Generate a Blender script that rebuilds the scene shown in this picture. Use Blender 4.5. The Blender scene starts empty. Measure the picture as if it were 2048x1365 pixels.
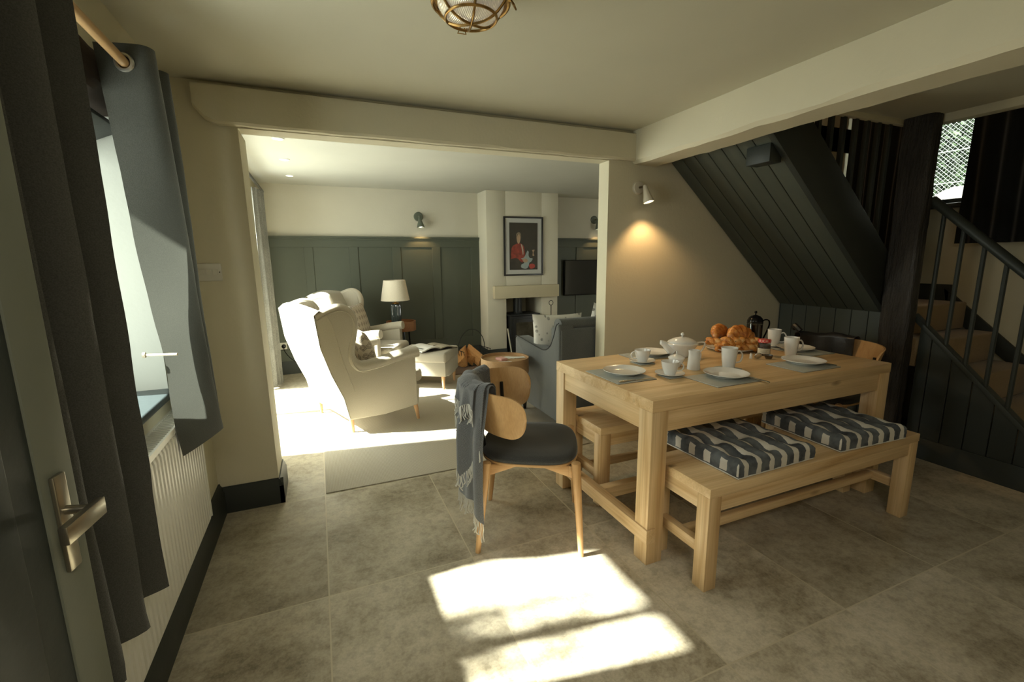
import bpy, bmesh, math, random
from mathutils import Vector, Matrix, noise
PI = math.pi
R = math.radians
SC = bpy.context.scene
COL = SC.collection
rnd = random.Random(7)

# ------------------------------------------------------------------ camera
F_PX, PITCH, YAW, ROLL, CAM_H = 910.2, R(10.194), R(22.8), R(-0.612), 1.38
cam = bpy.data.cameras.new('camera')
cam.sensor_fit = 'HORIZONTAL'
cam.sensor_width = 36.0
cam.lens = F_PX / 2048 * 36.0
cam.clip_start = 0.02
camo = bpy.data.objects.new('camera', cam)
COL.objects.link(camo)
fw = Vector((math.sin(YAW) * math.cos(PITCH), math.cos(YAW) * math.cos(PITCH), -math.sin(PITCH)))
r0 = Vector((math.cos(YAW), -math.sin(YAW), 0))
u0 = r0.cross(fw)
rr = r0 * math.cos(ROLL) + u0 * math.sin(ROLL)
uu = -r0 * math.sin(ROLL) + u0 * math.cos(ROLL)
camo.matrix_world = Matrix(((rr.x, uu.x, -fw.x, 0), (rr.y, uu.y, -fw.y, 0), (rr.z, uu.z, -fw.z, CAM_H), (0, 0, 0, 1)))
SC.camera = camo

# ------------------------------------------------------------------ world, sun, exposure
vs = SC.view_settings
vs.view_transform = 'Standard'
vs.look = 'None'
vs.gamma = 1.0
vs.exposure = 0.15
vs.use_curve_mapping = False
w = bpy.data.worlds.new('sky')
SC.world = w
w.use_nodes = True
nt = w.node_tree
bg = nt.nodes['Background']
bg.inputs[0].default_value = (0.97, 0.98, 0.90, 1)
bg.inputs[1].default_value = 9.0

def sun_light(elev, az, energy):
    l = bpy.data.lights.new('sun', 'SUN')
    l.energy = energy
    l.color = (1.0, 0.97, 0.88)
    l.angle = R(1.6)
    o = bpy.data.objects.new('sun', l)
    COL.objects.link(o)
    d = Vector((math.cos(elev) * math.cos(az), math.cos(elev) * math.sin(az), -math.sin(elev)))
    o.rotation_euler = d.to_track_quat('-Z', 'Y').to_euler()
    o.location = (-6, 3, 6)
    return o
sun_light(R(42.5), R(-9), 46.0)

def portal(name, loc, rot, sx, sy, power, col=(0.9, 0.97, 1.0), is_portal=False, spread=None):
    l = bpy.data.lights.new(name, 'AREA')
    l.shape = 'RECTANGLE'
    l.size = sx
    l.size_y = sy
    l.energy = power
    l.color = col
    if is_portal:
        l.cycles.is_portal = True
    if spread:
        l.spread = spread
    o = bpy.data.objects.new(name, l)
    COL.objects.link(o)
    o.location = loc
    o.rotation_euler = rot
    return o
# sky portals in the two windows of the left wall and the garden window by the stairs
portal('sky_portal', (-1.12, 1.57, 1.42), (0, R(-90), 0), 1.1, 1.35, 1, is_portal=True)
portal('sky_portal', (-1.12, 4.59, 1.05), (0, R(-90), 0), 2.1, 2.1, 1, is_portal=True)

# overhead fill added to brighten the dining room, unseen behind the camera
portal('fill_light', (0.3, -0.7, 2.22), (0, 0, 0), 1.2, 0.5, 23, (1.0, 0.94, 0.80))

# ------------------------------------------------------------------ materials
MATS = {}
def nodes(name):
    m = bpy.data.materials.new(name)
    m.use_nodes = True
    t = m.node_tree
    b = t.nodes['Principled BSDF']
    return m, t, b
def N(t, kind, **kw):
    n = t.nodes.new(kind)
    for k, v in kw.items():
        if k in n.inputs:
            n.inputs[k].default_value = v
        else:
            setattr(n, k, v)
    return n
def L(t, a, b):
    t.links.new(a, b)
def mixc(t, fac, a, b, mode='MIX'):
    n = t.nodes.new('ShaderNodeMix')
    n.data_type = 'RGBA'
    n.blend_type = mode
    if isinstance(fac, (int, float)):
        n.inputs[0].default_value = fac
    else:
        L(t, fac, n.inputs[0])
    for i, c in ((6, a), (7, b)):
        if isinstance(c, tuple):
            n.inputs[i].default_value = (*c, 1) if len(c) == 3 else c
        else:
            L(t, c, n.inputs[i])
    return n.outputs[2]
def ramp(t, fac, stops):
    n = t.nodes.new('ShaderNodeValToRGB')
    L(t, fac, n.inputs[0])
    els = n.color_ramp.elements
    while len(els) < len(stops):
        els.new(0.5)
    for e, (p, c) in zip(els, stops):
        e.position = p
        e.color = (*c, 1) if isinstance(c, tuple) else (c, c, c, 1)
    return n.outputs[0]
def coords(t, scale=(1, 1, 1), rot=(0, 0, 0), loc=(0, 0, 0)):
    tc = N(t, 'ShaderNodeTexCoord')
    mp = N(t, 'ShaderNodeMapping')
    mp.inputs['Scale'].default_value = scale
    mp.inputs['Rotation'].default_value = rot
    mp.inputs['Location'].default_value = loc
    L(t, tc.outputs['Object'], mp.inputs[0])
    return mp.outputs[0]
def noise_(t, vec, scale, detail=4, rough=0.55):
    n = N(t, 'ShaderNodeTexNoise')
    n.inputs['Scale'].default_value = scale
    n.inputs['Detail'].default_value = detail
    n.inputs['Roughness'].default_value = rough
    L(t, vec, n.inputs['Vector'])
    return n.outputs[0]
def bump(t, b, h, strength=0.2, dist=0.01):
    n = N(t, 'ShaderNodeBump')
    n.inputs['Strength'].default_value = strength
    n.inputs['Distance'].default_value = dist
    L(t, h, n.inputs['Height'])
    L(t, n.outputs[0], b.inputs['Normal'])
def plain(name, col, rough=0.5, metal=0.0, var=0.06, nscale=30, bmp=0.05, coat=0.0, spec=None, bdist=0.003):
    if name in MATS:
        return MATS[name]
    m, t, b = nodes(name)
    v = coords(t)
    n = noise_(t, v, nscale)
    lo = tuple(c * (1 - var) for c in col)
    hi = tuple(min(1, c * (1 + var)) for c in col)
    L(t, ramp(t, n, [(0.3, lo), (0.7, hi)]), b.inputs['Base Color'])
    b.inputs['Roughness'].default_value = rough
    b.inputs['Metallic'].default_value = metal
    b.inputs['Coat Weight'].default_value = coat
    if spec is not None:
        b.inputs['Specular IOR Level'].default_value = spec
    if bmp:
        bump(t, b, n, bmp, bdist)
    MATS[name] = m
    return m
def paint(name, col, rough=0.75, bstr=0.25):
    if name in MATS:
        return MATS[name]
    m, t, b = nodes(name)
    v = coords(t)
    n1 = noise_(t, v, 1.3, 3)
    n2 = noise_(t, v, 55, 3)
    c = ramp(t, n1, [(0.3, tuple(x * 0.95 for x in col)), (0.7, tuple(x * 1.04 for x in col))])
    L(t, c, b.inputs['Base Color'])
    b.inputs['Roughness'].default_value = rough
    b.inputs['Specular IOR Level'].default_value = 0.25
    a = N(t, 'ShaderNodeMath', operation='ADD')
    L(t, n1, a.inputs[0])
    L(t, n2, a.inputs[1])
    bump(t, b, a.outputs[0], bstr, 0.004)
    MATS[name] = m
    return m
def wood(name, light, dark, axis='x', scale=1.0, rough=0.45, knots=True, rings=1.0):
    if name in MATS:
        return MATS[name]
    m, t, b = nodes(name)
    s = {'x': (0.7, 9, 9), 'y': (9, 0.7, 9), 'z': (9, 9, 0.7)}[axis]
    v = coords(t, tuple(q * scale for q in s))
    warp = noise_(t, v, 0.35, 2)
    n1 = noise_(t, v, 1.1, 5, 0.6)
    s2 = {'x': (2, 120, 120), 'y': (120, 2, 120), 'z': (120, 120, 2)}[axis]
    v2 = coords(t, tuple(q * scale for q in s2))
    n2 = noise_(t, v2, 1.0, 2)
    wv = N(t, 'ShaderNodeMath', operation='SINE')
    mu = N(t, 'ShaderNodeMath', operation='MULTIPLY')
    mu.inputs[1].default_value = 34.0 * rings
    L(t, warp, mu.inputs[0])
    L(t, mu.outputs[0], wv.inputs[0])
    c1 = ramp(t, n1, [(0.36, dark), (0.60, light)])
    c2 = mixc(t, 0.35, c1, ramp(t, wv.outputs[0], [(0.0, light), (0.85, light), (1.0, dark)]))
    c3 = mixc(t, 0.22, c2, ramp(t, n2, [(0.3, tuple(x * 0.55 for x in dark)), (0.7, light)]), 'MIX')
    if knots:
        kv = coords(t, {'x': (1.6, 5, 5), 'y': (5, 1.6, 5), 'z': (5, 5, 1.6)}[axis])
        vo = N(t, 'ShaderNodeTexVoronoi')
        vo.inputs['Scale'].default_value = 1.1
        L(t, kv, vo.inputs['Vector'])
        kf = ramp(t, vo.outputs['Distance'], [(0.05, 1.0), (0.11, 0.0)])
        c3 = mixc(t, kf, c3, tuple(x * 0.35 for x in dark))
    L(t, c3, b.inputs['Base Color'])
    b.inputs['Roughness'].default_value = rough
    b.inputs['Specular IOR Level'].default_value = 0.35
    bump(t, b, n2, 0.08, 0.001)
    MATS[name] = m
    return m
def fabric(name, col, col2=None, scale=450, rough=0.95, bstr=0.35, mott=0.10, sheen=0.2):
    if name in MATS:
        return MATS[name]
    m, t, b = nodes(name)
    v = coords(t)
    col2 = col2 or tuple(c * 0.72 for c in col)
    n1 = noise_(t, v, scale, 2)
    n2 = noise_(t, v, 7, 3)
    c = ramp(t, n1, [(0.35, col2), (0.65, col)])
    c = mixc(t, mott * 2, c, ramp(t, n2, [(0.3, col2), (0.7, col)]))
    L(t, c, b.inputs['Base Color'])
    b.inputs['Roughness'].default_value = rough
    b.inputs['Specular IOR Level'].default_value = 0.15
    b.inputs['Sheen Weight'].default_value = sheen
    bump(t, b, n1, bstr, 0.002)
    MATS[name] = m
    return m
def emit(name, col, strength):
    if name in MATS:
        return MATS[name]
    m, t, b = nodes(name)
    b.inputs['Base Color'].default_value = (*col, 1)
    b.inputs['Emission Color'].default_value = (*col, 1)
    b.inputs['Emission Strength'].default_value = strength
    MATS[name] = m
    return m
def glass_pane(name, tint=(0.95, 0.98, 0.97), gloss=0.08):
    if name in MATS:
        return MATS[name]
    m = bpy.data.materials.new(name)
    m.use_nodes = True
    t = m.node_tree
    t.nodes.clear()
    o = N(t, 'ShaderNodeOutputMaterial')
    tr = N(t, 'ShaderNodeBsdfTransparent')
    tr.inputs[0].default_value = (*tint, 1)
    gl = N(t, 'ShaderNodeBsdfGlossy')
    gl.inputs['Roughness'].default_value = 0.02
    mx = N(t, 'ShaderNodeMixShader')
    mx.inputs[0].default_value = gloss
    L(t, tr.outputs[0], mx.inputs[1])
    L(t, gl.outputs[0], mx.inputs[2])
    L(t, mx.outputs[0], o.inputs[0])
    MATS[name] = m
    return m

WALLC = (0.60, 0.555, 0.41)
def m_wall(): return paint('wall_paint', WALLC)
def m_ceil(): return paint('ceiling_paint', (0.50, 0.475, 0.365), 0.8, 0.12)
def m_green(): return paint('green_paint', (0.080, 0.088, 0.066), 0.5, 0.10)
def m_dkgreen(): return paint('dark_green_paint', (0.033, 0.037, 0.031), 0.45, 0.10)
def m_white(): return plain('white_enamel', (0.72, 0.71, 0.64), 0.35, var=0.02)
PINE_L, PINE_D = (0.74, 0.55, 0.31), (0.47, 0.28, 0.11)
def pine(ax): return wood('pine_' + ax, PINE_L, PINE_D, ax)
def oak(ax): return wood('oak_' + ax, (0.60, 0.37, 0.17), (0.44, 0.24, 0.095), ax, 1.6, 0.4, knots=False, rings=0.6)

def m_floor():
    m, t, b = nodes('stone_tiles')
    tc = N(t, 'ShaderNodeTexCoord')
    sep = N(t, 'ShaderNodeSeparateXYZ')
    L(t, tc.outputs['Object'], sep.inputs[0])
    def cell(out, off, size):
        a = N(t, 'ShaderNodeMath', operation='SUBTRACT'); a.inputs[1].default_value = off
        L(t, out, a.inputs[0])
        d = N(t, 'ShaderNodeMath', operation='DIVIDE'); d.inputs[1].default_value = size
        L(t, a.outputs[0], d.inputs[0])
        fl = N(t, 'ShaderNodeMath', operation='FLOOR'); L(t, d.outputs[0], fl.inputs[0])
        fr = N(t, 'ShaderNodeMath', operation='FRACT'); L(t, d.outputs[0], fr.inputs[0])
        s = N(t, 'ShaderNodeMath', operation='SUBTRACT'); s.inputs[1].default_value = 0.5
        L(t, fr.outputs[0], s.inputs[0])
        ab = N(t, 'ShaderNodeMath', operation='ABSOLUTE'); L(t, s.outputs[0], ab.inputs[0])
        g = N(t, 'ShaderNodeMath', operation='GREATER_THAN'); g.inputs[1].default_value = 0.5 - 0.0028 / size
        L(t, ab.outputs[0], g.inputs[0])
        return fl.outputs[0], g.outputs[0]
    cx, gx = cell(sep.outputs[0], -0.062, 0.628)
    cy, gy = cell(sep.outputs[1], 2.756, 0.9017)
    mx = N(t, 'ShaderNodeMath', operation='MAXIMUM'); L(t, gx, mx.inputs[0]); L(t, gy, mx.inputs[1])
    comb = N(t, 'ShaderNodeCombineXYZ'); L(t, cx, comb.inputs[0]); L(t, cy, comb.inputs[1])
    wn = N(t, 'ShaderNodeTexWhiteNoise', noise_dimensions='3D'); L(t, comb.outputs[0], wn.inputs[0])
    add = N(t, 'ShaderNodeVectorMath', operation='MULTIPLY_ADD')
    L(t, comb.outputs[0], add.inputs[0]); add.inputs[1].default_value = (3.7, 5.1, 2.3)
    L(t, tc.outputs['Object'], add.inputs[2])
    n1 = noise_(t, add.outputs[0], 2.6, 6, 0.62)
    n2 = noise_(t, add.outputs[0], 24, 6, 0.7)
    n3 = noise_(t, add.outputs[0], 90, 3, 0.6)
    c = ramp(t, n1, [(0.34, (0.20, 0.162, 0.100)), (0.48, (0.45, 0.40, 0.30)), (0.62, (0.66, 0.60, 0.475))])
    c = mixc(t, 0.36, c, ramp(t, n2, [(0.38, (0.12, 0.095, 0.06)), (0.56, (0.48, 0.42, 0.31))]))
    c = mixc(t, 0.15, c, ramp(t, n3, [(0.38, (0.16, 0.135, 0.09)), (0.6, (0.54, 0.48, 0.36))]))
    tint = ramp(t, wn.outputs[0], [(0.0, (0.76, 0.75, 0.72)), (1.0, (1.06, 1.06, 1.05))])
    c = mixc(t, 1.0, c, tint, 'MULTIPLY')
    c = mixc(t, mx.outputs[0], c, (0.47, 0.41, 0.29))
    L(t, c, b.inputs['Base Color'])
    b.inputs['Roughness'].default_value = 0.5
    b.inputs['Specular IOR Level'].default_value = 0.35
    h = N(t, 'ShaderNodeMath', operation='SUBTRACT')
    hm = N(t, 'ShaderNodeMath', operation='MULTIPLY'); hm.inputs[1].default_value = 0.25
    L(t, n2, hm.inputs[0]); L(t, hm.outputs[0], h.inputs[0]); L(t, mx.outputs[0], h.inputs[1])
    bump(t, b, h.outputs[0], 0.35, 0.003)
    return m

# ------------------------------------------------------------------ mesh helpers
class B:
    def __init__(s):
        s.bm = bmesh.new()
        s.mi = 0
    def _f(s, vs):
        try:
            f = s.bm.faces.new(vs)
            f.material_index = s.mi
            return f
        except ValueError:
            return None
    def box(s, x0, x1, y0, y1, z0, z1, M=None):
        c = [(x0, y0, z0), (x1, y0, z0), (x1, y1, z0), (x0, y1, z0), (x0, y0, z1), (x1, y0, z1), (x1, y1, z1), (x0, y1, z1)]
        v = [s.bm.verts.new((M @ Vector(p)) if M else p) for p in c]
        for f in ((0, 3, 2, 1), (4, 5, 6, 7), (0, 1, 5, 4), (1, 2, 6, 5), (2, 3, 7, 6), (3, 0, 4, 7)):
            s._f([v[i] for i in f])
        return s
    def hexa(s, c):
        v = [s.bm.verts.new(p) for p in c]
        for f in ((0, 3, 2, 1), (4, 5, 6, 7), (0, 1, 5, 4), (1, 2, 6, 5), (2, 3, 7, 6), (3, 0, 4, 7)):
            s._f([v[i] for i in f])
        return s
    def prism(s, poly, axis, lo, hi):
        def P(a, b, h):
            return {'x': (h, a, b), 'y': (a, h, b), 'z': (a, b, h)}[axis]
        v0 = [s.bm.verts.new(P(a, b, lo)) for a, b in poly]
        v1 = [s.bm.verts.new(P(a, b, hi)) for a, b in poly]
        n = len(poly)
        s._f(v0[::-1]); s._f(v1)
        for i in range(n):
            s._f([v0[i], v0[(i + 1) % n], v1[(i + 1) % n], v1[i]])
        return s
    def tube(s, pts, rad, seg=10, caps=True, sq=None, up=None):
        """round tube along pts; rad a number or list; sq=(a,b) ellipse factors"""
        pts = [Vector(p) for p in pts]
        n = len(pts)
        rad = rad if isinstance(rad, (list, tuple)) else [rad] * n
        a, b = sq or (1, 1)
        rings = []
        prev = None
        for i, p in enumerate(pts):
            d = (pts[min(i + 1, n - 1)] - pts[max(i - 1, 0)])
            if d.length < 1e-9:
                d = Vector((0, 0, 1))
            d.normalize()
            if prev is None:
                ref = Vector(up) if up else (Vector((0, 0, 1)) if abs(d.z) < 0.9 else Vector((1, 0, 0)))
                e1 = (ref - d * ref.dot(d)).normalized()
            else:
                e1 = (prev - d * prev.dot(d)).normalized()
            prev = e1
            e2 = d.cross(e1)
            rings.append([s.bm.verts.new(p + e1 * (math.cos(2 * PI * k / seg) * rad[i] * a) + e2 * (math.sin(2 * PI * k / seg) * rad[i] * b)) for k in range(seg)])
        for i in range(n - 1):
            for k in range(seg):
                s._f([rings[i][k], rings[i][(k + 1) % seg], rings[i + 1][(k + 1) % seg], rings[i + 1][k]])
        if caps:
            s._f(rings[0][::-1]); s._f(rings[-1])
        return s
    def lathe(s, prof, c=(0, 0, 0), seg=24, M=None, sx=1, sy=1):
        """prof list of (r,z)"""
        c = Vector(c)
        rings = []
        for r, z in prof:
            if r < 1e-6:
                p = Vector((0, 0, z))
                rings.append([s.bm.verts.new(((M @ p) if M else p) + c)])
            else:
                ring = []
                for k in range(seg):
                    p = Vector((r * sx * math.cos(2 * PI * k / seg), r * sy * math.sin(2 * PI * k / seg), z))
                    ring.append(s.bm.verts.new(((M @ p) if M else p) + c))
                rings.append(ring)
        for A, C in zip(rings, rings[1:]):
            for k in range(seg):
                k2 = (k + 1) % seg
                if len(A) == 1 and len(C) == 1:
                    break
                if len(A) == 1:
                    s._f([A[0], C[k2], C[k]])
                elif len(C) == 1:
                    s._f([A[k], A[k2], C[0]])
                else:
                    s._f([A[k], A[k2], C[k2], C[k]])
        return s
    def grid(s, fn, nu, nv, thick=0.0, nfn=None):
        """fn(u,v)->point, u,v in 0..1 ; thick gives a second skin"""
        P = [[Vector(fn(i / nu, j / nv)) for j in range(nv + 1)] for i in range(nu + 1)]
        V = [[s.bm.verts.new(p) for p in row] for row in P]
        for i in range(nu):
            for j in range(nv):
                s._f([V[i][j], V[i + 1][j], V[i + 1][j + 1], V[i][j + 1]])
        if thick:
            def nrm(i, j):
                if nfn: return nfn(i / nu, j / nv)
                du = P[min(i + 1, nu)][j] - P[max(i - 1, 0)][j]
                dv = P[i][min(j + 1, nv)] - P[i][max(j - 1, 0)]
                n = du.cross(dv)
                return n.normalized() if n.length > 1e-12 else Vector((0, 0, 1))
            W = [[s.bm.verts.new(P[i][j] - nrm(i, j) * thick) for j in range(nv + 1)] for i in range(nu + 1)]
            for i in range(nu):
                for j in range(nv):
                    s._f([W[i][j], W[i][j + 1], W[i + 1][j + 1], W[i + 1][j]])
            for i in range(nu):
                s._f([V[i][0], W[i][0], W[i + 1][0], V[i + 1][0]])
                s._f([V[i][nv], V[i + 1][nv], W[i + 1][nv], W[i][nv]])
            for j in range(nv):
                s._f([V[0][j], V[0][j + 1], W[0][j + 1], W[0][j]])
                s._f([V[nu][j], W[nu][j], W[nu][j + 1], V[nu][j + 1]])
        return s
    def ball(s, c, r, sc=(1, 1, 1), seg=12):
        prof = [(math.sin(PI * i / seg) * r, -math.cos(PI * i / seg) * r) for i in range(seg + 1)]
        prof[0] = (0, -r); prof[-1] = (0, r)
        return s.lathe(prof, c, seg * 2, Matrix.Diagonal((*sc, 1)).to_3x3())
    def build(s, name, mat, parent=None, bevel=0, seg=2, smooth=True, sharp=35, mod=None, rot=None, loc=None):
        bm = s.bm
        bmesh.ops.recalc_face_normals(bm, faces=bm.faces)
        if bevel:
            ed = [e for e in bm.edges if len(e.link_faces) == 2 and e.calc_face_angle(0) > R(40)]
            bmesh.ops.bevel(bm, geom=ed, offset=bevel, segments=seg, affect='EDGES', profile=0.5, clamp_overlap=True)
        me = bpy.data.meshes.new(name)
        bm.to_mesh(me)
        bm.free()
        for m in (mat if isinstance(mat, (list, tuple)) else [mat]):
            me.materials.append(m)
        if smooth:
            me.polygons.foreach_set('use_smooth', [True] * len(me.polygons))
            me.set_sharp_from_angle(angle=R(sharp))
        o = bpy.data.objects.new(name, me)
        COL.objects.link(o)
        if parent:
            o.parent = parent
        if rot:
            o.rotation_euler = rot
        if loc:
            o.location = loc
        if mod == 'sub':
            q = o.modifiers.new('sub', 'SUBSURF')
            q.levels = q.render_levels = 2
        return o
def tag(o, label=None, cat=None, group=None, kind=None):
    if label: o['label'] = label
    if cat: o['category'] = cat
    if group: o['group'] = group
    if kind: o['kind'] = kind
    return o
def thing(name, label, cat, loc=(0, 0, 0), rotz=0, group=None, kind=None):
    o = bpy.data.objects.new(name, None)
    o.empty_display_size = 0.05
    COL.objects.link(o)
    o.location = loc
    o.rotation_euler = (0, 0, rotz)
    return tag(o, label, cat, group, kind)
def struct(name, b, mat, parent=None, **kw):
    o = b.build(name, mat, parent, **kw)
    if not parent:
        o['kind'] = 'structure'
    return o
def dup(root, loc, rotz=0, label=None, group=None):
    r = root.copy(); COL.objects.link(r); r.location = loc; r.rotation_euler = (0, 0, rotz)
    if label: r['label'] = label
    if group: r['group'] = group
    kids = [o for o in list(COL.objects) if o.parent == root]
    for ch in kids:
        c = ch.copy(); COL.objects.link(c); c.parent = r
        for g in [o for o in list(COL.objects) if o.parent == ch]:
            d = g.copy(); COL.objects.link(d); d.parent = c
    return r
def smoothpath(pts, n=6):
    """Catmull-Rom through pts"""
    P = [Vector(p) for p in pts]
    out = []
    for i in range(len(P) - 1):
        p0, p1, p2, p3 = P[max(i - 1, 0)], P[i], P[i + 1], P[min(i + 2, len(P) - 1)]
        for k in range(n):
            t = k / n
            out.append(0.5 * ((2 * p1) + (p2 - p0) * t + (2 * p0 - 5 * p1 + 4 * p2 - p3) * t * t + (3 * p1 - p0 - 3 * p2 + p3) * t ** 3))
    out.append(P[-1])
    return out
def fbm(x, y=0, z=0, o=3):
    return noise.fractal(Vector((x, y, z)), 1.0, 2.0, o)

# ================================================================== SETTING
H1, H2 = 2.25, 2.28          # ceiling heights, dining / living
b = B(); b.box(-1.0, 5.3, -2.2, 6.7, -0.12, 0.0)
struct('floor', b, m_floor(), smooth=False)

# dining ceiling (with the stairwell left open) and living ceiling
b = B()
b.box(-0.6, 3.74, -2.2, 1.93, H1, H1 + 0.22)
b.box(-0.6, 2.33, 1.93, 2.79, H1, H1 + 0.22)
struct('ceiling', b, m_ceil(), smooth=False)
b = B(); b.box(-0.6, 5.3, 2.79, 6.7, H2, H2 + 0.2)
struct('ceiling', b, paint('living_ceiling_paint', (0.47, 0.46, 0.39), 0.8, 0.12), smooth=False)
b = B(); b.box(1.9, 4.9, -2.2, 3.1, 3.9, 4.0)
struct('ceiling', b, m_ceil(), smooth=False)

# left wall: deep window hole in the dining room, glazed door hole in the living room
WX0, WX1 = -1.0, -0.6
b = B()
b.box(WX0, WX1, -2.2, 0.92, 0, 2.5)
b.box(WX0, WX1, 0.92, 2.22, 0, 0.84)
b.box(WX0, WX1, 0.92, 2.22, 1.95, 2.5)
b.box(WX0, WX1, 2.22, 3.52, 0, 2.5)
b.box(WX0, WX1, 3.52, 5.66, 2.08, 2.5)
b.box(WX0, WX1, 5.66, 6.7, 0, 2.5)
struct('wall_left', b, m_wall(), smooth=False)
# wall between the rooms, hand finished plaster edges
b = B()
b.prism([(-0.6, 0), (-0.30, 0), (-0.315, 2.045), (-0.6, 2.045)], 'y', 2.79, 3.06)
b.box(-0.6, 4.55, 2.79, 2.91, 2.045, 2.45)
b.box(1.915, 4.55, 2.79, 2.91, 0, 2.045)
struct('wall_front', b, m_wall(), smooth=False)
b = B()
b.box(4.55, 4.75, -2.2, 0.6, 0, 4.0)
b.box(4.55, 4.75, 0.6, 2.9, 0, 1.76)
b.box(4.55, 4.75, 0.6, 1.20, 1.76, 4.0)
b.box(4.55, 4.75, 2.56, 2.9, 1.76, 4.0)
b.box(4.55, 4.75, 1.20, 2.56, 2.62, 4.0)
struct('wall_right', b, m_wall(), smooth=False)
b = B()
b.box(1.9, 4.75, 2.79, 2.91, 2.45, 4.0)
b.box(1.9, 2.0, -2.2, 2.79, 2.47, 4.0)
struct('wall_stair', b, m_wall(), smooth=False)
# wall behind the camera
b = B()
b.box(-0.6, 4.75, -2.2, -2.0, 0, 4.0)
struct('wall_rear', b, m_wall(), smooth=False)
# living room far wall with niche for the stove
b = B()
b.box(-0.6, 2.11, 6.2, 6.4, 0, H2); b.box(3.19, 5.3, 6.2, 6.4, 0, H2)
struct('wall_back', b, paint('living_wall_paint', (0.52, 0.49, 0.395)), smooth=False)
b = B(); b.box(5.1, 5.3, 2.91, 6.2, 0, H2)
struct('wall_far_right', b, m_wall(), smooth=False)
b = B()
b.box(2.11, 2.385, 5.86, 6.45, 0, H2); b.box(2.93, 3.19, 5.86, 6.45, 0, H2)
b.box(2.385, 2.93, 5.86, 6.45, 0.845, H2)
b.box(2.385, 2.93, 6.40, 6.45, 0, 0.845)
struct('wall_chimney', b, paint('chimney_paint', (0.60, 0.56, 0.44)), bevel=0.006)

# beams
def rough_beam(name, x0, x1, y0, y1, z0, z1, along, mat, amp=0.006, cap=None):
    """boxed timber painted over: slightly uneven faces"""
    bb = B()
    n = 60
    def sec(t):
        if along == 'x':
            x = x0 + (x1 - x0) * t
            cut = 0.0
            if cap and x < x0 + 0.09:
                cut = 0.07 * (1 - (x - x0) / 0.09) ** 2
            e = lambda k: amp * fbm(x * 5, k * 7.3)
            return [(x, y0 + e(1) * .4, z0 + cut + e(2) + 0.012), (x, y0 + 0.012, z0 + cut + e(3)), (x, y1, z0 + cut + e(4)), (x, y1, z1), (x, y0 + e(5) * .4, z1)]
        y = y0 + (y1 - y0) * t
        e = lambda k: amp * fbm(y * 4, k * 7.3)
        return [(x0 + e(1), y, z0 + e(2) + 0.02), (x0 + 0.02, y, z0 + e(3)), (x1 - 0.02, y, z0 + e(4)), (x1 + e(6), y, z0 + 0.02), (x1, y, z1), (x0 + e(5) * .5, y, z1)]
    rings = [[bb.bm.verts.new(p) for p in sec(i / n)] for i in range(n + 1)]
    m = len(rings[0])
    for A, C in zip(rings, rings[1:]):
        for k in range(m):
            bb._f([A[k], A[(k + 1) % m], C[(k + 1) % m], C[k]])
    bb._f(rings[0][::-1]); bb._f(rings[-1])
    return struct(name, bb, mat, sharp=25)
rough_beam('trim_1', -0.49, 2.12, 2.745, 2.80, 2.05, 2.225, 'x', m_wall(), cap=True)
b = B(); b.box(-0.60, 1.915, 2.79, 3.0, 2.02, 2.06)
rough_beam('trim_2', 2.105, 2.335, -2.2, 2.79, 2.03, 2.27, 'y', m_wall(), amp=0.010)
# plaster trimming round the stairwell opening
b = B(); b.box(3.70, 3.78, -2.2, 1.93, 2.20, 2.47); b.box(2.33, 3.78, 1.93, 1.97, 2.22, 2.47)
struct('trim_3', b, m_wall(), bevel=0.004)

# skirting boards: plinth with moulded top
def skirt(name, p0, p1, nrm, h=0.15, t=0.022, mat=None):
    """p0,p1 floor points on the wall face, nrm unit normal into the room"""
    bb = B()
    prof = [(0, 0), (t, 0), (t, h * 0.72), (t * 0.75, h * 0.78), (t * 0.75, h * 0.84), (t * 0.35, h * 0.94), (t * 0.3, h), (0, h)]
    A = [bb.bm.verts.new((p0[0] + nrm[0] * a, p0[1] + nrm[1] * a, z)) for a, z in prof]
    C = [bb.bm.verts.new((p1[0] + nrm[0] * a, p1[1] + nrm[1] * a, z)) for a, z in prof]
    n = len(prof)
    for k in range(n):
        bb._f([A[k], A[(k + 1) % n], C[(k + 1) % n], C[k]])
    bb._f(A[::-1]); bb._f(C)
    return struct(name, bb, mat or m_dkgreen(), sharp=50)
skirt('baseboard_left', (-0.6, -2.0), (-0.6, 2.79), (1, 0), 0.17, 0.03)
skirt('baseboard_front', (-0.6, 2.79), (-0.277, 2.79), (0, -1), 0.15)
skirt('baseboard_front', (-0.30, 2.768), (-0.30, 3.06), (1, 0), 0.15)
skirt('baseboard_front', (1.915, 2.79), (3.74, 2.79), (0, -1), 0.15)
skirt('baseboard_back', (-0.6, 6.17), (2.11, 6.17), (0, -1), 0.16, 0.025)
skirt('baseboard_chimney', (2.11, 6.17), (2.11, 5.84), (-1, 0), 0.14)
skirt('baseboard_chimney', (2.09, 5.86), (2.385, 5.86), (0, -1), 0.14)
skirt('baseboard_chimney', (2.93, 5.86), (3.21, 5.86), (0, -1), 0.14)
skirt('baseboard_right', (3.738, -2.0), (3.738, 1.74), (-1, 0), 0.14, 0.03)

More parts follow.
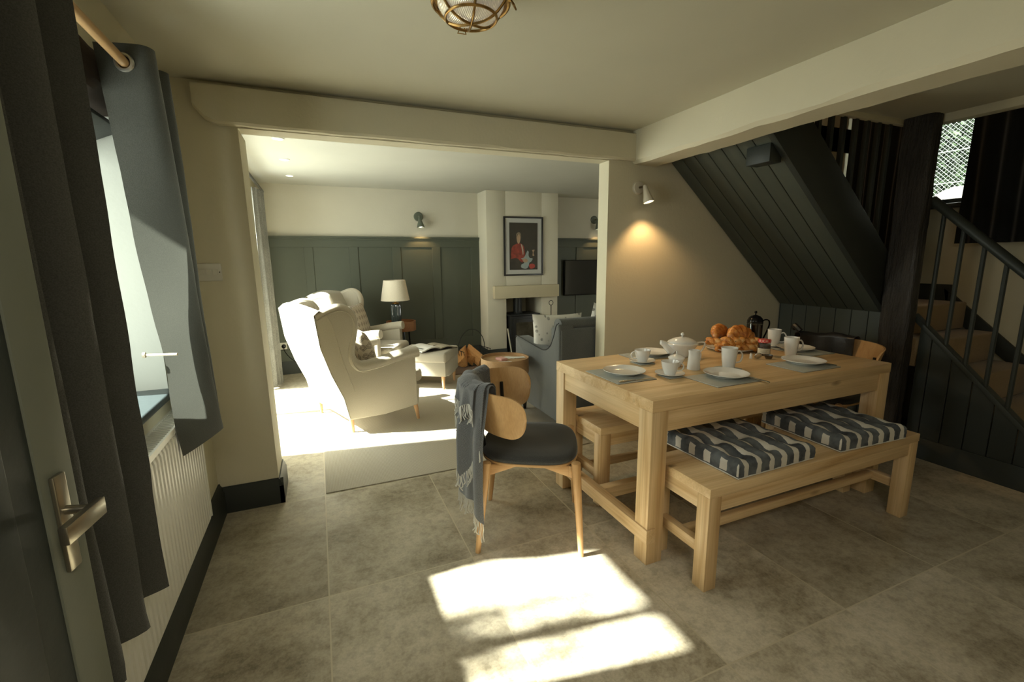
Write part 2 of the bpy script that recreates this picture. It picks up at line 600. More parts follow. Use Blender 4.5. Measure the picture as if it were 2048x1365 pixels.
# dado panelling on the far wall
def dado(x0, x1, panels, name):
    bb = B()
    bb.box(x0, x1, 6.183, 6.2, 0, 1.66)                      # backing board
    y0, y1 = 6.170, 6.184
    bb.box(x0, x1, y0, y1, 1.55, 1.66); bb.box(x0, x1, y0, y1, 0.0, 0.30)
    xs = [x0] + [q for p in panels for q in p] + [x1]
    for a, c in zip(xs[0::2], xs[1::2]):
        if c - a > 0.005:
            bb.box(a, c, y0, y1, 0.30, 1.55)
    bb.box(x0, x1, 6.150, 6.2, 1.66, 1.682)                  # capping
    bb.box(x0, x1, 6.160, 6.2, 1.640, 1.66)
    return struct(name, bb, m_green(), bevel=0.002, seg=1)
dado(-0.6, 2.11, [(-0.525, -0.135), (-0.035, 0.383), (0.491, 0.913), (1.023, 1.442), (1.552, 1.985)], 'trim_4')
dado(3.19, 5.1, [(3.30, 3.68), (3.80, 4.18), (4.30, 4.68)], 'trim_5')

# mantel shelf
mt = B().box(2.185, 3.17, 5.775, 5.87, 0.85, 1.02)
tag(mt.build('mantel_shelf', paint('mantel_stone', (0.50, 0.44, 0.30), 0.8), bevel=0.004), 'thick pale stone mantel beam above the stove opening', 'mantel')

# dining window ---------------------------------------------------------------
def window_frame(name, x, y0, y1, z0, z1, lights, w=0.055, d=0.05, bars=None, mat=None):
    root = thing(name, None, None, (0, 0, 0), kind='structure')
    f = B()
    f.box(x - d, x, y0, y0 + w, z0, z1); f.box(x - d, x, y1 - w, y1, z0, z1)
    f.box(x - d, x, y0 + w, y1 - w, z0, z0 + w); f.box(x - d, x, y0 + w, y1 - w, z1 - w, z1)
    for k in range(1, lights):
        yc = y0 + (y1 - y0) * k / lights
        f.box(x - d, x, yc - w * .5, yc + w * .5, z0 + w, z1 - w)
    for zb in (bars or []):
        f.box(x - d * .7, x - d * .3, y0 + w, y1 - w, zb - 0.014, zb + 0.014)
    f.build('window_frame', mat or m_dkgreen(), root, bevel=0.004)
    p = B().box(x - d * .5 - 0.002, x - d * .5 + 0.002, y0 + w, y1 - w, z0 + w, z1 - w)
    p.build('window_pane', glass_pane('window_glass'), root, smooth=False)
    return root
w1 = window_frame('window_1', -0.86, 0.92, 2.22, 0.87, 1.95, 2)
s = B(); s.box(-0.90, -0.575, 0.90, 2.30, 0.845, 0.873)
s.build('window_sill', paint('sill_paint', (0.05, 0.065, 0.068), 0.35, 0.08), w1, bevel=0.01, seg=3)
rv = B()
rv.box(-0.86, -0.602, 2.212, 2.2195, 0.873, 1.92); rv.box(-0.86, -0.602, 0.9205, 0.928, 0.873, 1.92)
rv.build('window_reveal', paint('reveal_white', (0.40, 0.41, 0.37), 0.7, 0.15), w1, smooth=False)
# small open hopper vent at the head of the window
v = B()
M = Matrix.Translation((-0.68, 2.12, 1.84)) @ Matrix.Rotation(R(-25), 4, 'Y')
v.box(-0.10, 0.06, -0.30, 0.07, -0.012, 0.012, M)
v.build('vent_sash', m_dkgreen(), w1, bevel=0.003)
v = B(); v.box(-0.085, 0.045, -0.28, 0.055, 0.013, 0.018, M)
v.build('vent_pane', plain('frosted_glass', (0.7, 0.74, 0.78), 0.3, var=0.02), w1)
lt = B()
def lint(u, v_):
    a = 2 * PI * v_
    y = 0.88 + 1.36 * u
    rx, rz = 0.115, 0.085
    k = 1 + 0.10 * fbm(y * 6, math.cos(a), math.sin(a))
    c, s_ = math.cos(a), math.sin(a)
    q = (abs(c) ** 4 + abs(s_) ** 4) ** -0.25
    return (-0.700 + rx * c * q * k, y, 1.99 + rz * s_ * q * k)
lt.grid(lint, 40, 24)
struct('trim_6', lt, wood('old_dark_timber', (0.045, 0.027, 0.014), (0.014, 0.009, 0.006), 'y', 1, 0.7, knots=False))

# living room glazed doors (out of frame to the left, they let the sun in)
w2 = window_frame('window_2', -0.86, 3.52, 5.66, 0.0, 2.08, 2, w=0.05)

# stair window and the garden beyond -------------------------------------------
w4 = thing('window_3', None, None, kind='structure')
f = B()
f.box(4.60, 4.66, 1.20, 1.26, 1.76, 2.62); f.box(4.60, 4.66, 2.50, 2.56, 1.76, 2.62)
f.box(4.60, 4.66, 1.26, 2.50, 1.76, 1.81); f.box(4.60, 4.66, 1.26, 2.50, 2.57, 2.62)
f.box(4.46, 4.60, 1.16, 2.60, 1.735, 1.765)
f.build('window_frame', m_dkgreen(), w4, bevel=0.004)
B().box(4.628, 4.633, 1.26, 2.50, 1.81, 2.57).build('window_pane', glass_pane('window_glass'), w4, smooth=False)

# garden bank outside the stair window
def grass_mat():
    m, t, b_ = nodes('lawn_grass')
    v = coords(t)
    n1 = noise_(t, v, 1.7, 4); n2 = noise_(t, v, 40, 4, 0.7)
    c = ramp(t, n2, [(0.3, (0.010, 0.022, 0.005)), (0.7, (0.035, 0.058, 0.014))])
    c = mixc(t, 0.4, c, ramp(t, n1, [(0.3, (0.016, 0.028, 0.006)), (0.7, (0.042, 0.056, 0.018))]))
    L(t, c, b_.inputs['Base Color']); b_.inputs['Roughness'].default_value = 0.9
    bump(t, b_, n2, 0.8, 0.05)
    return m
g = B()
def bank(u, v):
    x = 5.3 + 9.7 * u; y = -2 + 12 * v
    z = 1.25 + 0.165 * (x - 5.3) + 0.07 * fbm(x * .8, y * .8) + 0.03 * fbm(x * 4, y * 4)
    return (x, y, z)
g.grid(bank, 60, 60, 0.2)
o = g.build('garden_bank', grass_mat()); o['kind'] = 'structure'
bd = B(); bd.ball((8.55, 3.62, 2.02), 0.36, (0.75, 1.35, 0.85), 14)
for v_ in bd.bm.verts:
    v_.co += Vector((1, 1, 1)) * 0.09 * fbm(v_.co.x * 3, v_.co.y * 3, v_.co.z * 3)
tag(bd.build('garden_boulder', plain('pale_rock', (0.10, 0.093, 0.08), 0.9, var=0.3, nscale=6, bmp=0.8, bdist=0.05)), 'pale rounded boulder on the grass outside the stair window', 'boulder')
fr = thing('wire_fence', 'chain link wire fence seen through the stair window', 'fence', (10.6, 0, 2.1))
wi = B()
nn = 60
for k in range(nn):
    y0 = 2.6 + k * 0.075
    wi.tube([(0, y0, 0.15), (0, y0 + 1.6, 1.75)], 0.0028, 3)
    wi.tube([(0, y0 + 1.6 - 0.7, 0.15), (0, y0 - 0.7, 1.75)], 0.0028, 3)
tag(wi.build('wire_mesh', plain('galvanised_wire', (0.13, 0.14, 0.135), 0.5, 0.3), fr), kind='stuff')
for z in (0.55, 1.1, 1.70):
    B().tube([(0, 2.5, z), (0, 8.5, z)], 0.010, 5).build('fence_wire', plain('galvanised_wire', (0.13, 0.14, 0.135)), fr)
B().box(-0.04, 0.04, 5.8, 5.88, -0.3, 1.9).build('fence_post', plain('grey_post', (0.3, 0.3, 0.28), 0.8), fr)
hd = B()
def hedge_leaves(bb, n, fx, size, rng):
    for _ in range(n):
        p = Vector(fx(rng))
        a = rng.uniform(0, 2 * PI); e = rng.uniform(-1, 1)
        d1 = Vector((math.cos(a), math.sin(a), e)).normalized() * size * rng.uniform(.6, 1.3)
        d2 = d1.cross(Vector((rng.uniform(-1, 1), rng.uniform(-1, 1), 1))).normalized() * size * .45
        vv = [bb.bm.verts.new(q) for q in (p - d1, p + d2, p + d1, p - d2)]
        bb._f(vv)
hedge_leaves(hd, 9000, lambda r_: (12.2 + 0.9 * r_.random() + 0.3 * math.sin(r_.random() * 6), r_.uniform(2.5, 8.5), r_.uniform(2.2, 5.6)), 0.09, random.Random(3))
lf = plain('hedge_leaf', (0.016, 0.032, 0.010), 0.6, var=0.6, nscale=3, bmp=0)
hr = thing('garden_hedge', 'dense dark green hedge behind the wire fence', 'hedge', (0, 0, 0))
tag(hd.build('foliage', lf, hr, smooth=False), kind='stuff')
B().box(13.0, 13.3, 2.5, 8.5, 1.8, 5.5).build('branches', plain('hedge_core', (0.010, 0.018, 0.008), 0.9), hr)

# shrub outside the dining window, it breaks up the sun on the floor
sh = thing('garden_shrub', 'leafy garden shrub outside the left window casting a broken shadow', 'shrub', (-1.75, 1.75, 0.4))
sb = B()
rg = random.Random(11)
tips = []
for k in range(11):
    a = rg.uniform(0, 2 * PI); hgt = rg.uniform(1.55, 2.25)
    px, py = 0.16 * math.cos(a), (0.06 + 0.20 * (hgt - 1.5)) * math.sin(a)
    P = [(0, 0, -0.4), (px * .3, py * .3, hgt * .5), (px, py, hgt)]
    sb.tube(smoothpath(P, 4), [0.012, .011, .010, .009, .008, .007, .006, .005, .004], 5)
    tips.append((px, py, hgt))
sb.build('stem', plain('bark', (0.08, 0.05, 0.03), 0.9), sh)
lb = B()
def fx(r_):
    t_ = tips[r_.randrange(len(tips))]; q = r_.uniform(0.62, 0.98)
    return (t_[0] * q + r_.gauss(0, .03), t_[1] * q + r_.gauss(0, .03), t_[2] * q)
hedge_leaves(lb, 520, fx, 0.035, rg)
tag(lb.build('leaves', lf, sh, smooth=False), kind='stuff')

# ================================================================== STAIRCASE
st = thing('staircase', 'dark green painted timber staircase with carpeted treads and boarded underside', 'staircase', (0, 0, 0))
dg = m_dkgreen()
gb = paint('stair_board_green', (0.062, 0.068, 0.052), 0.5, 0.10)
carpet = fabric('stair_carpet', (0.36, 0.25, 0.13), (0.24, 0.165, 0.085), 260, 1.0, 0.6)
SX0, SX1 = 3.76, 4.53
steps = [(1.07 + 0.195 * k, 0.205 * (k + 1)) for k in range(5)]     # riser y, tread z
for k, (y, z) in enumerate(steps):
    y2 = y + 0.195 if k < 4 else 2.79
    t_ = B(); t_.box(SX0, SX1, y - 0.015, y2 + 0.02, z - 0.205, z)
    t_.build('carpeted_step', carpet, st, bevel=0.016, seg=3)
# winders turning the corner up to the left
t_ = B(); t_.prism([(3.76, 2.0), (4.53, 2.79), (3.76, 2.79)], 'z', 1.025, 1.22)
t_.build('winder_step', carpet, st, bevel=0.014)
for k in range(7):
    x = 3.76 - 0.225 * (k + 1)
    z = 1.22 + 0.19 * (k + 1)
    B().box(x, x + 0.245, 2.02, 2.785, z - 0.19, z).build('carpeted_step', carpet, st, bevel=0.014)
# boarded side of the lower flight, vertical tongue and groove boards
def boards(bb, y0, y1, top, x0, x1, pitch=0.118, gap=0.005, zb=0.0):
    y = y0
    while y < y1 - 1e-4:
        ye = min(y + pitch, y1)
        za, zc = top(y), top(ye - gap)
        bb.hexa([(x0, y, zb), (x1, y, zb), (x1, ye - gap, zb), (x0, ye - gap, zb), (x0, y, za), (x1, y, za), (x1, ye - gap, zc), (x0, ye - gap, zc)])
        y = ye
bb = B()
boards(bb, 0.84, 1.74, lambda y: 0.855 + (y - 1.68) * 0.985, 3.738, 3.752)
bb.box(3.751, 3.76, 0.86, 1.76, 0.0, 0.05)
bb.build('side_board', dg, st, bevel=0.002, seg=1)
bb = B()
boards(bb, 1.95, 2.785, lambda y: 1.02, 3.738, 3.752, 0.118)
bb.box(3.752, 3.76, 1.93, 2.785, 0, 1.2)
bb.build('understair_board', paint('understair_green', (0.070, 0.082, 0.074), 0.5, 0.1), st, bevel=0.002, seg=1)
# string capping the lower boards
s_ = B()
s_.hexa([(3.72, 0.78, -0.04 + 0.0), (3.785, 0.78, -0.04), (3.785, 1.78, 0.945), (3.72, 1.78, 0.945), (3.72, 0.78, 0.0), (3.785, 0.78, 0.0), (3.785, 1.78, 0.985), (3.72, 1.78, 0.985)])
s_.build('string', dg, st, bevel=0.003)
# wall string
s_ = B()
s_.hexa([(4.515, 0.80, -0.02), (4.55, 0.80, -0.02), (4.55, 1.95, 0.93), (4.515, 1.95, 0.93), (4.515, 0.80, 0.05), (4.55, 0.80, 0.05), (4.55, 1.99, 1.13), (4.515, 1.99, 1.13)])
s_.box(4.515, 4.55, 1.95, 2.79, 1.0, 1.15)
s_.build('wall_string', dg, st, bevel=0.003)
# handrail, balusters
rail = [(3.745, 0.70, 0.745), (3.745, 1.29, 1.275), (3.745, 1.78, 1.735)]
B().tube(rail, 0.033, 14, sq=(0.85, 1.0)).build('handrail', dg, st)
for k in range(9):
    y = 1.705 - 0.112 * k
    zt = 1.735 - (1.78 - y) * 0.94
    zb = 0.965 - (1.78 - y) * 0.985
    B().tube([(3.748, y, zb - 0.01), (3.748, y, zt)], 0.0125, 10).build('baluster', dg, st)
# upper flight: boarded sloping soffit and outer string
def slope_pts(x):      # underside height at x
    return 0.985 + (3.72 - x) * 0.848
so = B()
yb = 1.97
nb = 7
pw = (2.785 - 1.985) / nb
xa, xb_ = 2.30, 3.735
for k in range(nb):
    y0 = 1.985 + k * pw; y1 = y0 + pw - 0.006
    so.hexa([(xb_, y0, slope_pts(xb_)), (xb_, y1, slope_pts(xb_)), (xa, y1, slope_pts(xa)), (xa, y0, slope_pts(xa)),
             (xb_, y0, slope_pts(xb_) + 0.016), (xb_, y1, slope_pts(xb_) + 0.016), (xa, y1, slope_pts(xa) + 0.016), (xa, y0, slope_pts(xa) + 0.016)])
so.hexa([(xb_, 1.985, slope_pts(xb_) + .017), (xb_, 2.785, slope_pts(xb_) + .017), (xa, 2.785, slope_pts(xa) + .017), (xa, 1.985, slope_pts(xa) + .017),
         (xb_, 1.985, slope_pts(xb_) + .03), (xb_, 2.785, slope_pts(xb_) + .03), (xa, 2.785, slope_pts(xa) + .03), (xa, 1.985, slope_pts(xa) + .03)])
so.build('soffit_board', gb, st, bevel=0.0025, seg=1)
ou = B()
def sl(x, dz): return slope_pts(x) + dz
ou.prism([(3.715, sl(3.715, -.01)), (3.715, 1.36), (3.66, 1.40), (2.20, sl(2.20, .36)), (2.20, sl(2.20, -.01))], 'y', 1.945, 1.985)
ou.build('outer_string', dg, st, bevel=0.003)
tr = B(); tr.box(2.47, 2.57, 1.985, 2.15, 1.925, 2.03)
tr.build('bracket', dg, st, bevel=0.006)
for k in range(9):
    x = 3.52 - 0.115 * k
    B().box(x - 0.013, x + 0.013, 1.952, 1.978, sl(x, .34), sl(x, .34) + 0.95).build('baluster', dg, st)
B().tube([(3.66, 1.965, sl(3.66, 1.27)), (2.3, 1.965, sl(2.3, 1.27))], 0.03, 10).build('handrail', dg, st)

# old timber post
pm, t_, b_ = nodes('charred_timber')
v = coords(t_, (6, 6, 1.2))
n1 = noise_(t_, v, 2.2, 6, 0.7)
v2 = coords(t_, (14, 14, 2.0)); n2 = noise_(t_, v2, 3.0, 5, 0.7)
L(t_, ramp(t_, n1, [(0.35, (0.008, 0.006, 0.005)), (0.62, (0.035, 0.028, 0.022)), (0.8, (0.07, 0.058, 0.045))]), b_.inputs['Base Color'])
b_.inputs['Roughness'].default_value = 0.42
bump(t_, b_, n2, 1.0, 0.02)
po = B()
def postf(u, v_):
    a = 2 * PI * v_
    z = 2.25 * u
    c, s2 = math.cos(a), math.sin(a)
    q = (abs(c) ** 5 + abs(s2) ** 5) ** -0.2
    k = 1 + 0.06 * fbm(z * 2.2, c * 1.2, s2 * 1.2) + 0.03 * fbm(z * 9, c * 3, s2 * 3)
    lean = 0.012 * math.sin(z * 2.4)
    return (3.665 + 0.062 * c * q * k + lean, 1.845 + 0.088 * s2 * q * k, z)
po.grid(postf, 90, 36)
tag(po.build('timber_post', pm), 'rough dark old timber post at the foot of the stairs', 'post')

# dark curtains by the stair window
dkcur = fabric('stair_curtain_cloth', (0.013, 0.014, 0.013), (0.007, 0.008, 0.007), 300)
def hang(name, p0, p1, z0, z1, folds, amp, mat, label, cat, group=None, flare=0.0, thick=0.003, nv=24, nu=None, hem_fn=None, parent=None, phase=0.0):
    p0 = Vector((*p0, 0)); p1 = Vector((*p1, 0))
    d = p1 - p0; nrm = Vector((-d.y, d.x, 0)).normalized()
    bb = B()
    def f_(u, v_):
        ph = u * folds * 2 * PI + phase
        zt = z1 - (z1 - z0) * v_
        a = amp * (0.75 + 0.5 * v_)
        off = a * math.sin(ph + 0.5 * math.sin(v_ * 3 + u * 5)) + 0.3 * a * fbm(u * 6, v_ * 2)
        q = p0 + d * (u + flare * (u - .5) * v_) + nrm * off
        zz = zt + (hem_fn(u) * v_ if hem_fn else 0)
        return (q.x, q.y, zz)
    bb.grid(f_, nu or int(folds * 14), nv, thick)
    o = bb.build(name, mat, parent, sharp=80)
    if label: tag(o, label, cat, group)
    return o
hang('curtain', (4.415, 1.06), (4.415, 1.915), 1.46, 2.90, 7, 0.028, dkcur, 'black curtain hanging to the right of the stair window, above the handrail', 'curtain', 'dark curtains at the stair window')
hang('curtain', (4.415, 2.10), (4.415, 2.76), 1.20, 2.90, 6, 0.028, dkcur, 'black curtain hanging left of the stair window, behind the timber post', 'curtain', 'dark curtains at the stair window')

# ================================================================== LEFT SIDE
# radiator: front panel with vertical flutes, top grille, side covers
ra = thing('radiator', 'white fluted panel radiator under the left window', 'radiator', (-0.6, 0, 0))
bb = B()
y0r, y1r, zb, zt = 0.35, 2.28, 0.235, 0.775
n = 58
prof = []
for k in range(n):
    ya = y0r + (y1r - y0r) * k / n; w_ = (y1r - y0r) / n
    prof += [(ya, 0.070), (ya + w_ * .28, 0.070), (ya + w_ * .42, 0.078), (ya + w_ * .86, 0.078)]
prof.append((y1r, 0.070))
P0 = [bb.bm.verts.new((0.066, y, zb)) for y, x in prof]
rows = [P0]
for z, dx in ((zb + 0.03, 0), (zt - 0.03, 0), (zt, -0.008)):
    rows.append([bb.bm.verts.new((0.070 + (x - 0.070) * 0.55 + dx, y, z)) for y, x in prof])
for A, C in zip(rows, rows[1:]):
    for k in range(len(A) - 1):
        bb._f([A[k], A[k + 1], C[k + 1], C[k]])
bb.box(0.03, 0.062, y0r, y1r, zb, zt)
wh = plain('radiator_enamel', (0.70, 0.69, 0.62), 0.35, var=0.02)
bb.build('panel', wh, ra, sharp=25)
B().box(0.0, 0.074, y1r, y1r + 0.006, zb + 0.01, zt + 0.012).build('side_cover', wh, ra, bevel=0.002)
gr = B()
for k in range(96):
    y = y0r + (y1r - y0r) * (k + .2) / 96
    gr.box(0.008, 0.066, y, y + 0.011, zt + 0.002, zt + 0.010)
gr.box(0.0, 0.008, y0r, y1r, zt - 0.01, zt + 0.012); gr.box(0.066, 0.074, y0r, y1r, zt - 0.01, zt + 0.012)
gr.build('top_grille', wh, ra, smooth=False)
gr = B()
gr.box(0.001, 0.03, 2.0, 2.06, zb + .1, zt - .1)
gr.build('wall_bracket', wh, ra)

# curtain pole and curtains of the dining window
cp = thing('curtain_pole', 'wooden curtain pole above the left window', 'curtain pole', (-0.507, 0, 2.0))
B().tube([(0, -0.2, 0), (0, 2.30, 0)], 0.0145, 16).build('pole', wood('pole_wood', (0.46, 0.29, 0.13), (0.33, 0.19, 0.08), 'y', 2, 0.4, knots=False), cp)
fb = B(); fb.ball((0, 2.33, 0), 0.026)
fb.build('finial', wood('pole_wood_b', (0.46, 0.29, 0.13), (0.33, 0.19, 0.08), 'y', 2, 0.4, knots=False), cp)
bk = B(); bk.box(-0.093, -0.0, 2.27, 2.29, -0.012, 0.012); bk.build('bracket', dg, cp)
cur = fabric('charcoal_linen', (0.080, 0.080, 0.066), (0.050, 0.050, 0.041), 380, 0.9, 0.4, 0.12, 0.3)
curb = fabric('charcoal_linen_backlit', (0.080, 0.082, 0.070), (0.050, 0.052, 0.044), 380, 0.9, 0.4, 0.12, 0.3)
_t = curb.node_tree
_tr = N(_t, 'ShaderNodeBsdfTranslucent'); _tr.inputs[0].default_value = (0.105, 0.108, 0.092, 1)
_mx = N(_t, 'ShaderNodeMixShader'); _mx.inputs[0].default_value = 0.20
L(_t, _t.nodes['Principled BSDF'].outputs[0], _mx.inputs[1]); L(_t, _tr.outputs[0], _mx.inputs[2])
L(_t, _mx.outputs[0], _t.nodes['Material Output'].inputs[0])
# right hand curtain: bunched towards the corner, flat front face turned to the room
def curtain_cloth(name, rail_pts, hem_pts, z_top, z_hem, parent, thick=0.003, nv=40, dens=8, mid=None, mat=None):
    """cloth from a plan polyline at the top to one at the hem"""
    T = smoothpath([(*p, 0) for p in rail_pts], dens); Hm = smoothpath([(*p, 0) for p in hem_pts], dens)
    n = min(len(T), len(Hm)) - 1
    bb = B()
    def f_(u, v_):
        i = u * n; k = min(int(i), n - 1); t = i - k
        a = T[k].lerp(T[k + 1], t); c = Hm[k].lerp(Hm[k + 1], t)
        e = v_ ** 1.25
        p = a.lerp(c, e)
        if mid: p += Vector((*mid(u, v_), 0))
        p += Vector((0.006 * fbm(u * 9, v_ * 5), 0.006 * fbm(u * 9 + 5, v_ * 5), 0)) * v_
        z = z_top(u) + (z_hem(u) - z_top(u)) * v_
        return (p.x, p.y, z)
    bb.grid(f_, n * 1, nv, thick)
    return bb.build(name, mat or cur, parent, sharp=60)
cr = thing('curtain', 'charcoal linen eyelet curtain gathered beside the light switch, lit by the window', 'curtain', (0, 0, 0), group='eyelet curtains at the left window')
rail_pts = [(-0.585, 1.925), (-0.455, 1.897), (-0.440, 1.96), (-0.575, 2.00), (-0.580, 2.06), (-0.460, 2.11), (-0.455, 2.16), (-0.575, 2.19), (-0.575, 2.25), (-0.475, 2.29)]
hem_pts = [(-0.510, 1.93), (-0.435, 2.18), (-0.440, 2.225), (-0.510, 2.13), (-0.512, 2.17), (-0.445, 2.235), (-0.448, 2.26), (-0.510, 2.22), (-0.510, 2.26), (-0.458, 2.29)]
curtain_cloth('cloth', rail_pts, hem_pts, lambda u: 2.055, lambda u: 0.655 + 0.02 * (1 - u), cr, dens=9, mat=curb, thick=0.0,
              mid=lambda u, v_: (0.004 * math.sin(v_ * 6), (0.05 * math.exp(-((v_ - .72) / .14) ** 2)) * max(0, 1 - u * 4)))
def eyelet(parent, x, y, z, rotz):
    e = B(); seg = 24
    Mx = Matrix.Rotation(rotz, 3, 'Z') @ Matrix.Rotation(R(90), 3, 'X')
    pr = [(0.0185, -0.003), (0.021, -0.006), (0.027, -0.005), (0.029, 0), (0.027, 0.005), (0.021, 0.006), (0.0185, 0.003), (0.0185, -0.003)]
    e.lathe(pr, (x, y, z), seg, Mx)
    e.build('eyelet', plain('brushed_steel', (0.62, 0.60, 0.54), 0.3, 0.9, var=0.03), parent)
eyelet(cr, -0.507, 1.903, 2.0, R(-12))
eyelet(cr, -0.507, 2.005, 2.0, R(-10))
eyelet(cr, -0.507, 2.090, 2.0, R(10))
# left hand curtain
cl = thing('curtain', 'dark eyelet curtain in heavy folds nearest the camera, in front of the radiator', 'curtain', (0, 0, 0), group='eyelet curtains at the left window')
def zig(y0, y1, n, xa, xb_):
    out = []
    for k in range(n):
        y = y0 + (y1 - y0) * k / (n - 1)
        out.append((xa if k % 2 else xb_, y))
    return out
curtain_cloth('cloth', zig(1.295, 0.55, 10, -0.57, -0.415), zig(1.315, 0.66, 10, -0.53, -0.418), lambda u: 2.06, lambda u: 0.555, cl, dens=8)
eyelet(cl, -0.507, 1.25, 2.0, R(20))
# tie-back peg on the wall
tb = thing('tieback_hook', 'small pale wooden tieback peg at the inner edge of the lit curtain', 'hook', (-0.535, 1.965, 1.055))
B().tube([(-0.065, 0.02, 0), (0.045, -0.012, 0.0)], 0.0045, 10).build('arm', plain('pale_peg', (0.62, 0.54, 0.40), 0.4), tb)
B().lathe([(0.0, 0), (0.02, 0.0), (0.02, 0.008), (0.0, 0.008)], (-0.065, 0.02, 0), 16, Matrix.Rotation(R(90), 3, 'Y') @ Matrix.Diagonal((.5, .5, 1))).build('rose', plain('pale_peg', (0.6, 0.5, 0.3)), tb)

# boarded door standing open against the left wall, nearest the camera
d1 = thing('door_1', None, None, (-0.402, 0.895, 0), R(-97.5), kind='structure')     # local +x runs from the lock edge back towards the hinge
dm = paint('door_green', (0.030, 0.036, 0.032), 0.4, 0.1)
lf_ = B()
lf_.box(0.0, 0.80, -0.044, 0.0, 0.01, 2.0)
lf_.build('door_leaf', dm, d1, bevel=0.004)
pn = B()
for k in range(5):
    x = 0.10 + k * 0.135
    pn.box(x, x + 0.120, 0.0, 0.007, 0.05, 1.96)
pn.build('door_board', dm, d1, bevel=0.005, seg=3)
ed = B(); ed.box(-0.03, 0.045, -0.05, 0.004, 0.01, 2.0)
ed.build('door_edge_trim', paint('edge_paint', (0.15, 0.16, 0.12), 0.5, 0.1), d1, bevel=0.004)
nk = plain('satin_nickel', (0.36, 0.33, 0.26), 0.28, 0.9, var=0.03)
pl = B(); pl.box(0.002, 0.030, 0.004, 0.012, 0.900, 1.060)
hp = pl.build('handle_plate', nk, d1, bevel=0.003)
ln = B(); ln.tube([(0.016, 0.010, 1.000), (0.016, 0.050, 0.998)], [0.0075, 0.006], 14)
ln.box(0.008, 0.10, 0.048, 0.060, 0.984, 1.012)
ln.build('door_handle', nk, hp, bevel=0.0015)

# light switch on the pier
sw = thing('light_switch', 'white four gang light switch plate on the pier beside the curtain', 'light switch', (-0.535, 2.79, 1.33))
swm = plain('switch_plastic', (0.60, 0.58, 0.50), 0.35, var=0.02)
B().box(-0.078, 0.078, -0.009, 0, -0.045, 0.045).build('plate', swm, sw, bevel=0.004, seg=3)
for k in range(4):
    x = -0.048 + k * 0.029
    q = B(); q.hexa([(x, -0.010, -0.014), (x + .019, -0.010, -0.014), (x + .019, -0.009, -0.014), (x, -0.009, -0.014), (x, -0.016, 0.014), (x + .019, -0.016, 0.014), (x + .019, -0.009, 0.014), (x, -0.009, 0.014)])
    q.build('rocker', swm, sw)
B().lathe([(0, 0), (.003, 0), (.003, .002), (0, .002)], (0.068, -0.009, 0), 10, Matrix.Rotation(R(90), 3, 'X')).build('screw', plain('dark_screw', (0.02, 0.02, 0.015), 0.5), sw)

# ================================================================== LAMPS
warm = (1.0, 0.62, 0.28)
def wall_lamp(name, label, x, y, z, bodymat, lean, tilt, watt, inner, cone_r=0.038, L_=0.115, off=0.10, plate_r=0.047):
    """round wall plate, short arm, tulip shade hanging down and outwards"""
    t = thing(name, label, 'wall lamp', (x, y, z))
    Mp = Matrix.Rotation(R(90), 3, 'X')
    B().lathe([(0, 0), (plate_r, 0), (plate_r, 0.012), (plate_r * .88, 0.020), (0, 0.022)], (0, 0, 0), 32, Mp).build('wall_plate', bodymat, t)
    B().tube([(0, -0.015, 0), (0, -off * .6, 0.0), (0, -off * .8, -0.004)], 0.008, 12).build('arm', plain('brass_dark', (0.16, 0.12, 0.07), 0.35, 0.8), t)
    Ms = Matrix.Rotation(R(lean), 3, 'Y') @ Matrix.Rotation(R(tilt), 3, 'X')
    top = Vector((0, -off * .8, 0.0))
    sh_ = B()
    prof = [(0.010, 0.008), (0.015, 0.0), (0.019, -0.03), (0.024, -0.06), (cone_r * .88, -L_ * .8), (cone_r, -L_), (cone_r - .003, -L_), (cone_r * .84, -L_ * .8), (0.020, -0.06), (0.013, -0.02), (0, -0.015)]
    sh_.lathe([(0, 0.010)] + prof, top, 32, Ms)
    s1 = sh_.build('lamp_shade', [bodymat], t)
    blb = B(); blb.ball(Vector(top) + Ms @ Vector((0, 0, -L_ * .80)), cone_r * .70, (1, 1, .7), 8)
    blb.build('bulb', emit(name + '_bulb' + str(watt), (1.0, 0.88, 0.68), 9), s1)
    l = bpy.data.lights.new('lamp_light', 'SPOT')
    l.energy = watt; l.color = warm; l.shadow_soft_size = 0.022; l.spot_size = R(118); l.spot_blend = 0.5
    lo = bpy.data.objects.new('lamp_light', l); COL.objects.link(lo)
    lo.parent = t
    lo.location = top + Ms @ Vector((0, 0, -L_ - 0.012))
    lo.rotation_euler = Ms.to_euler()
    return t
creamm = plain('cream_enamel', (0.58, 0.53, 0.42), 0.4, var=0.02)
greenm = plain('sage_enamel', (0.10, 0.115, 0.085), 0.4, var=0.02)
wall_lamp('wall_lamp', 'cream metal wall lamp glowing on the dining wall right of the opening', 2.165, 2.79, 1.875, creamm, -8, -14, 13, None)
wall_lamp('wall_lamp', 'green wall lamp above the panelling, behind the table lamp', 1.28, 6.2, 1.945, greenm, -2, -10, 9, None, 0.05, 0.15, 0.11, 0.06)
wall_lamp('wall_lamp', 'green wall lamp half hidden by the door jamb, right of the chimney', 4.005, 6.2, 1.965, greenm, -4, -10, 9, None, 0.05, 0.15, 0.11, 0.06)

